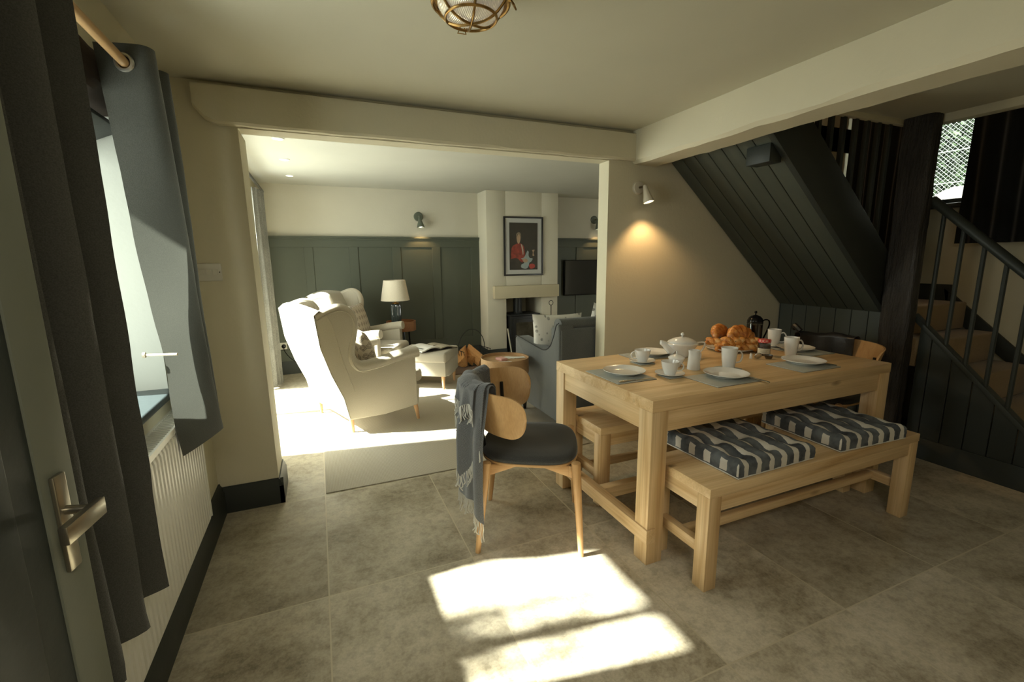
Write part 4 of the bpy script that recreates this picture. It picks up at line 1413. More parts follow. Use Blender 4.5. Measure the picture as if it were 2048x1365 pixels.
# sugar bowl
sg = Tp('sugar_bowl', 'small white lidded sugar bowl between the front cup and the teapot', 'sugar bowl', 1.810, 1.935, 0)
B().lathe([(0, 0), (.022, 0), (.024, .003), (.030, .014), (.039, .030), (.044, .044), (.0445, .048), (0, .048)], (0, 0, 0), 40).build('bowl', china, sg, sharp=60)
B().lathe([(.0455, .048), (.0455, .051), (.036, .058), (.020, .065), (.006, .069), (0, .0695)], (0, 0, 0), 40).build('lid', china, sg, sharp=60)
kb = B(); kb.tube([(0, 0, .068), (0, 0, .078)], .003, 8); kb.ball((0, 0, .081), .005, seg=8); kb.build('lid_knob', china, sg)
# milk jug
mj = Tp('milk_jug', 'slim tapered white milk jug beside the sugar bowl', 'jug', 1.845, 1.842, 0)
jb = B()
n = 40; rings = []
pj_ = [(.0335, 0), (.0345, .003), (.0325, .03), (.030, .06), (.0285, .085), (.0290, .106), (.0272, .106), (.0265, .085), (.028, .06), (.030, .03), (.031, .006)]
for r_, z in pj_:
    ring_ = []
    for k in range(n):
        a = 2 * PI * k / n
        d = math.exp(-((((a - PI * 1.02 + PI) % (2 * PI)) - PI) / 0.35) ** 2) * max(0, (z - .06) / .046) * 0.012
        ring_.append(jb.bm.verts.new(((r_ + d) * math.cos(a), (r_ + d) * math.sin(a), z + d * .25)))
    rings.append(ring_)
for A, C in zip(rings, rings[1:]):
    for k in range(n): jb._f([A[k], A[(k + 1) % n], C[(k + 1) % n], C[k]])
jb._f(rings[0][::-1]); jb._f(rings[-1])
jb.build('jug_body', china, mj, sharp=60)
B().tube(smoothpath([(.027, 0, .090), (.044, 0, .086), (.047, 0, .064), (.040, 0, .040), (.030, 0, .034)], 5), .0035, 8).build('handle', china, mj)

# pastries on a white oval plate
pp_ = Tp('serving_plate', 'white serving plate piled with pastries in the middle of the table', 'plate', 2.455, 2.145, R(-20))
B().lathe([(0, 0), (.09, 0), (.10, .003), (.135, .010), (.150, .018), (.150, .0205), (.135, .0145), (.10, .008), (0, .007)], (0, 0, 0), 56, sx=1.02, sy=.92).build('dish', china, pp_, sharp=60)
crm, t_, b_ = nodes('baked_pastry')
tc = N(t_, 'ShaderNodeTexCoord'); n1 = noise_(t_, tc.outputs['Object'], 22, 5, .65)
L(t_, ramp(t_, n1, [(0.30, (0.20, 0.050, 0.010)), (0.48, (0.46, 0.155, 0.025)), (0.66, (0.66, 0.33, 0.09))]), b_.inputs['Base Color'])
b_.inputs['Roughness'].default_value = 0.38; b_.inputs['Coat Weight'].default_value = 0.25; bump(t_, b_, n1, .5, .006)
cim, t_, b_ = nodes('chocolate_pastry')
tc = N(t_, 'ShaderNodeTexCoord'); n1 = noise_(t_, tc.outputs['Object'], 26, 5, .7); vo = N(t_, 'ShaderNodeTexVoronoi'); vo.inputs['Scale'].default_value = 55; L(t_, tc.outputs['Object'], vo.inputs[0])
c_ = ramp(t_, n1, [(0.34, (0.34, 0.095, 0.015)), (0.5, (0.58, 0.24, 0.045)), (0.68, (0.72, 0.48, 0.20))])
L(t_, mixc(t_, ramp(t_, vo.outputs['Distance'], [(0.12, 1.0), (0.24, 0.0)]), c_, (0.045, 0.018, 0.010)), b_.inputs['Base Color'])
b_.inputs['Roughness'].default_value = 0.5; bump(t_, b_, n1, .7, .006)
def croissant(label, loc, rot, s=1.0, bend=1.25):
    t = thing('croissant', label, 'croissant', loc, 0, 'croissants on the serving plate')
    t.rotation_euler = rot
    bb = B(); n = 54; pts = []; rad = []
    for k in range(n + 1):
        u = k / n * 2 - 1
        a = u * bend
        pts.append((0.062 * s * math.sin(a), 0.062 * s * (math.cos(a) - 1), 0.0))
        env = max(0.06, (1 - abs(u) ** 1.9)) ** .75
        step = (abs(u) * 4.2) % 1.0
        rad.append(0.0335 * s * env * (1 - 0.16 * step) + .002)
    bb.tube(pts, rad, 20, sq=(.88, 1.0), up=(0, 0, 1))
    bb.build('crust', crm, t, sharp=70)
    return t
croissant('croissant leaning at the back left of the pastry pile', (2.425, 2.215, TT + .118), (R(62), R(6), R(15)), 1.45)
croissant('largest croissant resting across the top right of the pile', (2.500, 2.110, TT + .112), (R(58), R(14), R(-12)), 1.65)
croissant('croissant low at the left of the pile under the others', (2.385, 2.180, TT + .043), (R(15), 0, R(35)), .85)
def twist(label, loc, rz, ln_=.15, r=.024, tilt=0):
    t = thing('pastry_twist', label, 'pastry', loc, rz, 'chocolate twists on the serving plate')
    t.rotation_euler = (0, R(tilt), rz)
    bb = B(); n = 40
    for s_ in (0, PI):
        pts = [((k / n - .5) * ln_, r * .42 * math.cos(k / n * 9 + s_), r * .42 * math.sin(k / n * 9 + s_)) for k in range(n + 1)]
        rad = [r * .78 * (min(1, (1 - abs(2 * k / n - 1)) * 5 + .55)) * (1 + .06 * fbm(k * .5, s_)) for k in range(n + 1)]
        bb.tube(pts, rad, 12)
    bb.build('crust', cim, t, sharp=70)
    return t
twist('chocolate chip twist sticking out at the left of the pastry pile', (2.345, 2.165, TT + .060), R(-62), .12, .022, 0)
twist('chocolate chip twist lying at the front left of the pile', (2.375, 2.095, TT + .028), R(-35), .15, .023)
twist('chocolate chip twist lying at the front right of the pile', (2.490, 2.045, TT + .030), R(-25), .15, .024)
twist('chocolate chip twist across the middle of the pile below the big croissant', (2.405, 2.085, TT + .066), R(-28), .13, .029, 0)
twist('short chocolate chip twist with pale cut end at the right of the pile', (2.520, 2.055, TT + .066), R(-45), .10, .023, 0)

# coffee press
cf = Tp('coffee_press', 'black lidded glass coffee press full of coffee behind the pastries', 'coffee press', 2.775, 2.235, R(-25))
blk = plain('black_chrome', (0.012, 0.012, 0.012), 0.12, 0.6, var=0.02, bmp=0)
B().lathe([(0, .006), (.046, .006), (.046, .135), (0, .135)], (0, 0, 0), 40).build('coffee', plain('black_coffee', (0.010, 0.007, 0.005), 0.08, bmp=0), cf)
B().lathe([(.0485, .004), (.0485, .158), (.0465, .158), (.0465, .004)], (0, 0, 0), 40).build('glass_beaker', glass_pane('press_glass', (0.80, 0.81, 0.80), 0.05), cf)
B().lathe([(0, 0), (.052, 0), (.052, .012), (.049, .014), (0, .010)], (0, 0, 0), 40).build('base', blk, cf)
B().lathe([(.0495, .152), (.0515, .158), (.0505, .165), (.044, .180), (.030, .194), (.010, .201), (0, .202)], (0, 0, 0), 40).build('lid', blk, cf)
kb = B(); kb.tube([(0, 0, .198), (0, 0, .214)], .004, 10); kb.ball((0, 0, .221), .0095, seg=10); kb.build('plunger_knob', blk, cf)
hb = B(); hb.tube(smoothpath([(.046, 0, .158), (.072, 0, .168), (.094, 0, .160), (.098, 0, .132), (.086, 0, .090), (.068, 0, .045), (.058, 0, .020), (.050, 0, .010)], 6), .0058, 10, sq=(.8, 1.3)); hb.build('handle', blk, cf)
fbm_ = B()
for a in (0.8, 2.4, 3.9, 5.5): fbm_.tube([(.0505 * math.cos(a), .0505 * math.sin(a), .01), (.0505 * math.cos(a), .0505 * math.sin(a), .155)], .0018, 6)
ring(fbm_, .0505, .148, .0022); ring(fbm_, .0505, .018, .0022)
fbm_.build('frame', blk, cf)

# jam jar with red gingham lid and paper label
jj = Tp('jam_jar', 'jam jar with red checked lid and cream label beside the coffee press', 'jam jar', 2.500, 1.935, R(-20))
jp = [(0, 0), (.0335, 0), (.036, .003), (.036, .06), (.0355, .072), (.031, .080), (.031, .084), (0, .084)]
B().lathe([(0, .001), (.034, .002), (.0345, .06), (.033, .070), (0, .070)], (0, 0, 0), 32).build('jam', plain('dark_jam', (0.02, 0.006, 0.006), 0.2, bmp=0), jj)
B().lathe(jp, (0, 0, 0), 12).build('glass_jar', glass_pane('jar_glass', (0.75, 0.74, 0.72), 0.14), jj, sharp=20)
gm2, t_, b_ = nodes('gingham')
tc = N(t_, 'ShaderNodeTexCoord'); ck1 = N(t_, 'ShaderNodeTexChecker'); ck1.inputs['Scale'].default_value = 70
ck1.inputs[1].default_value = (0.52, 0.018, 0.012, 1); ck1.inputs[2].default_value = (0.62, 0.24, 0.18, 1)
L(t_, tc.outputs['Object'], ck1.inputs[0]); L(t_, ck1.outputs[0], b_.inputs['Base Color']); b_.inputs['Roughness'].default_value = .35
B().lathe([(.0345, .080), (.036, .082), (.036, .096), (.034, .099), (0, .1)], (0, 0, 0), 40).build('lid', gm2, jj)
def curved(bb, r, a0, a1, z0, z1, n=14):
    bb.grid(lambda u, v_: (r * math.cos(a0 + (a1 - a0) * u), r * math.sin(a0 + (a1 - a0) * u), z0 + (z1 - z0) * v_), n, 2, -.0004)
lb_ = B(); curved(lb_, .0372, R(170), R(300), .014, .046)
lbo = lb_.build('label', plain('cream_paper', (0.55, 0.50, 0.38), .7, var=.03), jj)
# handwritten style lines on the label, as in the photo
wr = B()
for zz, ln2 in ((.036, 1.0), (.028, .8), (.021, .5)):
    rr2 = random.Random(int(zz * 1000)); pts = []
    for k in range(36):
        a = R(235) + (k / 35 - .5) * R(78) * ln2
        pts.append((.0380 * math.cos(a), .0380 * math.sin(a), zz + rr2.uniform(-.002, .002)))
    wr.tube(pts, .00035, 4)
wr.build('label_text', plain('ink', (0.03, 0.02, 0.02), .6), lbo)
# little things before the jar
sh1 = Tp('pepper_shaker', 'tiny white shaker lying just left of the silver ball on the table', 'shaker', 2.345, 1.897, 0)
B().lathe([(0, 0), (.008, 0), (.009, .002), (.007, .026), (.005, .030), (0, .031)], (0, 0, 0), 16).build('shaker_body', china, sh1)
B().lathe([(.0055, .029), (.005, .034), (0, .036)], (0, 0, 0), 16).build('cap', steel, sh1)
s2 = Tp('silver_lid', 'small round brushed silver lid leaning before the jam jar', 'lid', 2.372, 1.873, 0)
B().lathe([(0, 0), (.020, .001), (.022, .004), (.020, .008), (.010, .013), (0, .0145)], (0, 0, .022), 28, Matrix.Rotation(R(118), 3, 'X') @ Matrix.Rotation(R(-20), 3, 'Y')).build('lid_body', plain('satin_silver', (0.62, 0.60, 0.57), .32, 1.0, var=.04), s2)
s3_ = Tp('glass_salt_dish', 'small dark glass salt dish in front of the jam jar', 'salt dish', 2.432, 1.848, 0)
B().lathe([(0, 0), (.016, 0), (.021, .012), (.023, .024), (.021, .024), (.018, .010), (0, .006)], (0, 0, 0), 24).build('dish', glass_pane('smoked_glass', (0.35, 0.28, 0.22), .15), s3_)
B().lathe([(0, .006), (.016, .009), (.018, .014), (0, .018)], (0, 0, 0), 20).build('salt', plain('brown_salt', (0.16, 0.09, 0.05), .8), s3_)

# ================================================================== LIVING ROOM
rug = B(); rug.box(-0.058, 1.80, 2.775, 5.35, 0.001, 0.006)
rm, t_, b_ = nodes('ribbed_wool')
tc = N(t_, 'ShaderNodeTexCoord'); wv = N(t_, 'ShaderNodeTexWave'); wv.inputs['Scale'].default_value = 34; wv.inputs['Distortion'].default_value = 1.6; wv.inputs['Detail'].default_value = 3; wv.inputs['Detail Scale'].default_value = 12
L(t_, tc.outputs['Object'], wv.inputs[0]); nf = noise_(t_, tc.outputs['Object'], 160, 3)
c_ = mixc(t_, .4, ramp(t_, wv.outputs['Fac'], [(0.2, (0.41, 0.37, 0.29)), (0.8, (0.49, 0.45, 0.36))]), ramp(t_, nf, [(0.3, (0.34, 0.30, 0.23)), (0.7, (0.52, 0.47, 0.38))]))
L(t_, c_, b_.inputs['Base Color']); b_.inputs['Roughness'].default_value = 1; bump(t_, b_, wv.outputs['Fac'], .25, .003)
tag(rug.build('rug', rm, bevel=0.003), 'large beige ribbed wool rug under the armchairs and sofa', 'rug')

cream = fabric('cream_upholstery', (0.50, 0.455, 0.365), (0.41, 0.37, 0.29), 300, .95, .3, .05)
legw = wood('birch_leg', (0.62, 0.38, 0.20), (0.50, 0.28, 0.13), 'z', 2, .4, knots=False)
def armchair(label, loc, rz, W=0.82, skew=0.14):
    """side profile in local x (forwards) and z, width along local y"""
    t = thing('armchair', label, 'armchair', loc, rz, 'cream wing armchairs')
    side = [(-.033, .134), (-.07, .32), (-.148, .514), (-.213, .733), (-.232, .965), (-.16, 1.005), (-.09, 1.035), (-.045, 1.04), (0.0, 1.02), (.03, .985), (.045, .93), (.045, .86), (.028, .79), (.0, .71), (.0, .63), (.03, .565), (.09, .535), (.25, .535), (.54, .585), (.545, .153), (.25, .125)]
    for nm, y0, y1 in (('side_panel', 0.02, 0.10), ('side_panel', W - 0.10, W - 0.02)):
        b_2 = B(); b_2.prism([(x, z) for x, z in side], 'y', y0, y1)
        b_2.build(nm, cream, t, bevel=0.012, seg=3, sharp=40)
    for y, s_ in ((0.055, -1), (W - 0.055, 1)):
        path = smoothpath([(.565, y, .615), (.42, y, .600), (.25, y, .565), (.10, y, .548), (.035, y, .590), (.012, y, .665), (.035, y, .775), (.055, y, .870), (.052, y, .945), (.015, y, 1.005), (-.05, y, 1.030), (-.14, y, 1.005), (-.222, y, .965)], 6)
        n = len(path)
        rad = []
        for k in range(n):
            u = k / (n - 1)
            rad.append(0.060 if u < .28 else 0.060 - 0.020 * min(1, (u - .28) / .2))
        r_ = B(); r_.tube(path, rad, 16, sq=(.80, 1.0), up=(0, 0, 1))
        r_.build('arm_roll', cream, t)
        pp2 = B(); pp2.tube([(p.x - .004, y + .058 * s_ * (rad[k] / .06), p.z - rad[k] * .55) for k, p in enumerate(path)], .0035, 6)
        pp2.build('piping', cream, t)
    # outer back with scooped top edge
    bk_ = B()
    def fb2(u, v_):
        # u across, v round the profile
        y = 0.016 + (W - 0.032) * u
        arc = math.sin(PI * u)
        pf = [(-.033, .134), (-.07, .32), (-.148, .514), (-.213, .733), (-.240 - .035 * arc, .985 + .03 * arc), (-.20 - .03 * arc, 1.02 + .035 * arc), (-.15 - .02 * arc, .99 + .03 * arc), (-.11, .90), (-.05, .60), (.02, .36)]
        m_ = len(pf) - 1; i = min(int(v_ * m_), m_ - 1); tt = v_ * m_ - i
        x = pf[i][0] + (pf[i + 1][0] - pf[i][0]) * tt; z = pf[i][1] + (pf[i + 1][1] - pf[i][1]) * tt
        return (x, y, z)
    bk_.grid(fb2, 20, 36, 0)
    bk_.build('back', cream, t, sharp=70)
    bc = B()
    def cush(u, v_):
        y = .11 + (W - .22) * u; z = .40 + .58 * v_
        pu = (1 - (2 * u - 1) ** 6) * (1 - (2 * v_ - 1) ** 6)
        return (-.13 - .07 * (v_ - .5) * 2 + .095 * pu, y, z)
    bc.grid(cush, 18, 18, .03)
    bc.build('back_cushion', cream, t, sharp=70)
    sc_ = B(); sc_.box(.0, .66, .115, W - .115, .325, .450)
    sc_.build('seat_cushion', cream, t, bevel=0.045, seg=5)
    bs = B(); bs.prism([(-.03, .135), (.575, .155), (.59, .325), (-.05, .325)], 'y', .06, W - .06)
    bs.build('seat_base', cream, t, bevel=0.010)
    for (x, y, h) in ((0.0, .09, .16), (0.0, W - .30 + .20, .16), (.545, .08, .18), (.545, W - .08, .18)):
        B().tube([(x + (.012 if x < .1 else .028), y, 0.0), (x + .0, y, h)], [.0115, .021], 14).build('leg', legw, t)
    for ch in t.children:
        for v in ch.data.vertices: v.co.x -= skew * v.co.y
    return t
A1L = (0.186, 3.661, 0)
armchair('cream wing armchair nearer the camera, its back in bright sun', A1L, R(11.96), .86)
armchair('second cream wing armchair, behind the sunlit one, beside the table lamp', (0.04, 5.13, 0), R(-29), .80, 0.0)

# patterned scatter cushions
def pat_fabric(name, base, ink, sc, thr=(0.22, 0.30), kind='diamond'):
    m, t2, b2 = nodes(name)
    tc2 = N(t2, 'ShaderNodeTexCoord'); mp2 = N(t2, 'ShaderNodeMapping'); mp2.inputs['Scale'].default_value = (0.001, sc, sc * .8); mp2.inputs['Rotation'].default_value = (0, 0, 0)
    L(t2, tc2.outputs['Object'], mp2.inputs[0])
    vo2 = N(t2, 'ShaderNodeTexVoronoi'); vo2.inputs['Scale'].default_value = 1.0; vo2.inputs['Randomness'].default_value = 0.0 if kind == 'diamond' else .75
    vo2.distance = 'MANHATTAN' if kind == 'diamond' else 'EUCLIDEAN'
    L(t2, mp2.outputs[0], vo2.inputs[0])
    nn_ = noise_(t2, tc2.outputs['Object'], 60, 3)
    if kind == 'diamond':
        f = ramp(t2, vo2.outputs['Distance'], [(0.10, 0.2), (0.16, 0.9), (0.26, 0.2), (0.34, 0.95), (0.42, 0.0)])
    else:
        f = ramp(t2, vo2.outputs['Distance'], [(0.26, 0.85), (0.33, 0.0)])
    a = N(t2, 'ShaderNodeMath', operation='MULTIPLY'); L(t2, f, a.inputs[0]); L(t2, ramp(t2, nn_, [(0.35, .55), (0.6, 1.0)]), a.inputs[1])
    L(t2, mixc(t2, a.outputs[0], base, ink), b2.inputs['Base Color']); b2.inputs['Roughness'].default_value = .95
    MATS[name] = m
    return m
block = pat_fabric('block_print', (0.46, 0.40, 0.31), (0.060, 0.045, 0.038), 17)
peb = pat_fabric('pebble_print', (0.58, 0.56, 0.50), (0.14, 0.13, 0.12), 24, kind='dots')
def scatter(label, loc, rot, w_, h_, mat, group, th_=.12):
    t = thing('scatter_cushion', label, 'cushion', loc, 0, group)
    t.rotation_euler = rot
    bb = B(); n = 22
    def f1(sg_):
        def f_(u, v_):
            a, c = 2 * u - 1, 2 * v_ - 1
            pu = ((1 - a * a) * (1 - c * c)) ** .42
            pin = 1 - .05 * (1 - abs(a * c)) 
            return (sg_ * th_ / 2 * pu, a * w_ / 2 * (1 - .07 * (1 - a * a) * 0 - .06 * (1 - c * c) * (a * a)), c * h_ / 2 * (1 - .06 * (1 - a * a) * (c * c)))
        return f_
    bb.grid(f1(1), n, n); bb.grid(f1(-1), n, n)
    bmesh.ops.remove_doubles(bb.bm, verts=bb.bm.verts, dist=1e-5)
    bb.build('cover', mat, t, sharp=70)
    return t
ca, sa = math.cos(R(11.96)), math.sin(R(11.96))
def a1(x, y, z): return (A1L[0] + ca * x - sa * y, A1L[1] + sa * x + ca * y, z)
scatter('block printed cushion in the sunlit armchair, seen over its arm', a1(.17, .27, .625), (0, R(-16), R(12)), .40, .42, block, 'block printed cushions', .16)
ca2, sa2 = math.cos(R(-29)), math.sin(R(-29))
def a2(x, y, z): return (.04 + ca2 * x - sa2 * y, 5.13 + sa2 * x + ca2 * y, z)
scatter('block printed cushion in the second armchair, upright behind the near wing', a2(.17, .40, .665), (0, R(-14), R(-29)), .46, .48, block, 'block printed cushions', .14)

# footstool with open book and glasses
ot = thing('footstool', 'square cream upholstered footstool carrying an open book', 'footstool', (1.165, 4.60, 0), R(57))
OW, OD = .46, .56
bb = B(); bb.box(-.01, OW + .01, -.01, OD + .01, .30, .415); bb.build('seat_cushion', cream, ot, bevel=.028, seg=4)
bb = B(); bb.prism([(0, .155), (.09, .15), (.12, .135), (OW - .12, .135), (OW - .09, .15), (OW, .155), (OW, .31), (0, .31)], 'y', 0, OD)
bb.build('skirt_cover', cream, ot, bevel=.006)
for (x, y) in ((.04, .04), (OW - .04, .04), (.04, OD - .04), (OW - .04, OD - .04)):
    B().tube([(x, y, 0), (x, y, .15)], [.011, .022], 14).build('leg', legw, ot)
bkx = thing('open_book', 'large open book lying across the footstool', 'book', (1.165 - .06, 4.60 + .30, .417), R(20))
paper = plain('book_paper', (0.68, 0.66, 0.60), .7, var=.03)
def page(s_, m_, nm):
    bb = B()
    bb.grid(lambda u, v_: (s_ * .225 * u, -.15 + .30 * v_, .022 * math.sin(PI * min(1, u * 1.15)) ** .8 + .006 + .012 * (1 - u)), 12, 4, .012)
    return bb.build(nm, m_, bkx)
page(-1, paper, 'page_block'); page(1, plain('printed_page', (0.30, 0.27, 0.20), .6, var=.4, nscale=18), 'page_block')
bb = B(); bb.box(-.232, .232, -.156, .156, 0, .004); bb.build('cover', plain('book_cover', (0.10, .085, .07), .6), bkx)
bb = B(); bb.box(-.19, -.06, -.10, .10, .0300, .0315); bb.build('photograph', plain('dark_photo', (0.05, .055, .05), .4, var=.6, nscale=40), bkx)
gl_ = thing('reading_glasses', 'black framed glasses lying on the open book', 'glasses', (1.035, 4.86, .4535), R(35))
bb = B(); ring(bb, .022, 0, .0025, 20); bb.build('rim', blk, gl_, loc=(0, .026, 0))
bb = B(); ring(bb, .022, 0, .0025, 20); bb.build('rim', blk, gl_, loc=(0, -.026, 0))
bb = B(); bb.tube([(.01, -.048, 0), (.10, -.05, .004)], .002, 6); bb.tube([(.01, .048, 0), (.10, .045, .004)], .002, 6); bb.tube([(0, -.004, .001), (0, .004, .001)], .002, 6); bb.build('temple', blk, gl_)

# table lamp on round side table behind the armchair
sd = thing('side_table', 'small round wooden drum side table behind the second armchair', 'side table', (0.93, 5.86, 0))
wt = wood('walnut_drum', (0.33, 0.15, 0.060), (0.20, 0.085, 0.032), 'x', 1.2, .4, knots=False)
B().lathe([(0, .50), (.185, .50), (.185, .62), (.172, .62), (.172, .585), (0, .585)], (0, 0, 0), 48).build('drum_top', wt, sd)
for a in (0.6, 2.7, 4.8):
    B().tube([(.15 * math.cos(a), .15 * math.sin(a), 0), (.13 * math.cos(a), .13 * math.sin(a), .50)], .010, 8).build('leg', blk, sd)
lp = thing('table_lamp', 'table lamp with cream drum shade and ribbed dark glass base', 'table lamp', (0.865, 5.80, .585))
lm2, t_, b_ = nodes('linen_shade')
n_ = noise_(t_, coords(t_), 220, 2)
L(t_, ramp(t_, n_, [(.3, (.62, .55, .43)), (.7, (.72, .65, .52))]), b_.inputs['Base Color']); b_.inputs['Roughness'].default_value = .9
B().lathe([(.175, .305), (.132, .555), (.129, .555), (.172, .305)], (0, 0, 0), 56).build('lamp_shade', lm2, lp, smooth=True)
gb_ = B(); n = 48
pr = [(.050, 0), (.058, .02), (.060, .12), (.060, .22), (.052, .25), (.040, .262)]
rings = []
for r_, z in pr:
    rings.append([gb_.bm.verts.new(((r_ + .0025 * math.cos(k * PI)) * math.cos(2 * PI * k / n), (r_ + .0025 * math.cos(k * PI)) * math.sin(2 * PI * k / n), z)) for k in range(n)])
for A, C in zip(rings, rings[1:]):
    for k in range(n): gb_._f([A[k], A[(k + 1) % n], C[(k + 1) % n], C[k]])
gb_._f(rings[0][::-1]); gb_._f(rings[-1])
gb_.build('lamp_base', plain('ribbed_dark_glass', (0.045, .060, .058), .12, var=.1, bmp=0, coat=.5), lp, sharp=20)
B().lathe([(.044, .262), (.046, .268), (.040, .276), (.012, .282), (.010, .31), (0, .31)], (0, 0, 0), 32).build('collar', plain('gold_brass', (.50, .33, .12), .25, 1.0, var=.05), lp)
bb = B(); bb.ball((0, 0, .38), .03, seg=8); bb.tube([(0, 0, .30), (0, 0, .36)], .012, 8); bb.build('bulb', plain('frosted_bulb', (.7, .68, .6), .4), lp)

# sockets, plug and cable on the panelling
so_ = thing('wall_socket', 'white wall socket low on the green panelling with black plug', 'socket', (-0.49, 6.182, 0.355))
B().box(-.07, .07, -.010, 0, -.042, .042).build('plate', swm, so_, bevel=.003)
pg = thing('power_plug', 'round black plug and cable running behind the sunlit armchair', 'plug', (-0.455, 6.172, 0.355))
B().lathe([(0, 0), (.026, 0), (.024, .03), (.012, .036), (0, .036)], (0, 0, 0), 24, Matrix.Rotation(R(90), 3, 'X')).build('plug_body', blk, pg)
B().tube(smoothpath([(0, -.036, 0), (.01, -.06, -.06), (.08, -.07, -.16), (.20, -.06, -.24), (.34, -.05, -.33), (.6, -.05, -.347)], 6), .004, 8).build('cable', blk, pg)

# living room curtain on the left
lc = fabric('tweed_curtain', (0.27, 0.265, 0.24), (0.14, 0.14, 0.125), 130, 1.0, .5, .2)
hang('curtain', (-0.545, 5.44), (-0.478, 5.76), 0.015, 2.13, 3.2, .020, lc, 'grey tweed full length curtain in the living room, left of the panelling', 'curtain', nu=46)
rp = thing('curtain_pole', 'dark curtain pole over the living room glazed doors', 'curtain pole', (-0.50, 0, 2.16))
B().tube([(0, 3.35, 0), (0, 6.02, 0)], .013, 12).build('pole', plain('dark_pole', (.05, .045, .04), .4, .6), rp)
bb = B()
for y in (3.45, 5.95): bb.box(-.1, .0, y - .008, y + .008, -.01, .01)
bb.build('bracket', plain('dark_pole', (.05, .045, .04)), rp)

# fireplace: hearth, stove, log basket
hs = B(); hs.box(1.96, 3.25, 5.44, 5.862, 0.0, .035); hs.box(2.386, 2.929, 5.862, 6.40, 0, .035)
tag(hs.build('hearth_slab', plain('slate', (.035, .035, .033), .5, var=.2), bevel=.003), 'dark slate hearth in front of the stove', 'hearth')
sv = thing('wood_stove', 'black cast iron wood burning stove in the chimney niche', 'stove', (2.635, 5.92, .035))
iron = plain('cast_iron', (.020, .020, .019), .45, .3, var=.1, nscale=60)
for x in (-.17, .17):
    for y in (-.08, .14): B().box(x - .02, x + .02, y - .02, y + .02, 0, .05).build('leg', iron, sv, bevel=.003)
bb = B(); bb.box(-.215, .215, -.11, .19, .05, .56); bb.build('body', iron, sv, bevel=.008)
bb = B(); bb.box(-.235, .235, -.135, .21, .56, .585); bb.build('top_plate', iron, sv, bevel=.006)
bb = B(); bb.box(-.175, .175, -.128, -.11, .13, .52)
bb.build('door', iron, sv, bevel=.006)
gp = B(); gp.box(-.135, .135, -.132, -.129, .20, .47)
gp.build('door_glass', plain('sooty_glass', (.060, .052, .035), .10, bmp=0, coat=.4, var=.5, nscale=6), sv)
B().tube([(.15, -.135, .33), (.15, -.160, .33), (.15, -.160, .41), (.15, -.135, .41)], .006, 8).build('door_handle', steel, sv)
B().lathe([(.068, .585), (.068, .60), (.062, .605), (.062, .90), (0, .90)], (-.03, .06, 0), 32).build('flue_pipe', iron, sv)
bb = B(); bb.lathe([(0, 0), (.010, 0), (.010, .012), (0, .012)], (-.13, -.11, .085), 16, Matrix.Rotation(R(90), 3, 'X')); bb.build('air_knob', steel, sv)

lg = thing('log_basket', 'dark wire log basket with hoop handle beside the chimney', 'basket', (1.80, 5.66, 0), R(12))
bb = B()
for k in range(9):
    a = k / 8 * PI
    pass
for y in (-.14, -.07, 0, .07, .14):
    bb.tube(smoothpath([(-.20, y, .22), (-.17, y, .07), (-.08, y, .02), (.08, y, .02), (.17, y, .07), (.20, y, .22)], 4), .004, 6)
for x, z in ((-.20, .22), (.20, .22), (-.12, .035), (.12, .035)):
    bb.tube([(x, -.15, z), (x, .15, z)], .005, 6)
bb.build('wire_frame', iron, lg)
B().tube([(.20 * math.cos(a), 0, .22 + .26 * math.sin(a)) for a in [PI * k / 20 for k in range(21)]], .005, 8).build('hoop_handle', iron, lg)
def split_log(label, loc, rot, L_, r_, seed):
    t = thing('split_log', label, 'log', loc, 0, 'split logs in the basket'); t.rotation_euler = rot
    q = random.Random(seed)
    bb = B(); n = 6
    prof = [(0, r_ * .9), (-r_ * .75, -r_ * .25), (-r_ * .35, -r_ * .6), (r_ * .2, -r_ * .65), (r_ * .7, -r_ * .3)]
    rings = []
    for k in range(n + 1):
        x = -L_ / 2 + L_ * k / n
        rings.append([bb.bm.verts.new((x, y + q.uniform(-.008, .008), z + q.uniform(-.008, .008))) for y, z in prof])
    for A, C in zip(rings, rings[1:]):
        for i in range(5): bb._f([A[i], A[(i + 1) % 5], C[(i + 1) % 5], C[i]])
    bb._f(rings[0][::-1]); bb._f(rings[-1])
    bb.build('timber', wood('split_wood', (.62, .33, .12), (.36, .16, .05), 'x', 1.5, .7, knots=False), t, sharp=30)
    return t
split_log('split log at the left of the log basket', (1.66, 5.60, .135), (R(15), R(-20), R(70)), .30, .10, 1)
split_log('split log at the right of the log basket with a pointed face', (1.84, 5.60, .135), (R(-20), R(-22), R(110)), .30, .12, 2)
split_log('split log lying at the bottom of the log basket', (1.77, 5.70, .09), (R(170), 0, R(85)), .30, .09, 3)
ht = B(); ht.box(1.42, 1.96, 5.20, 5.60, 0.001, .016)
tag(ht.build('hearth_mat', fabric('brown_mat', (.16, .085, .038), (.09, .05, .024), 120, 1, .5)), 'brown mat on the floor below the log basket', 'mat')

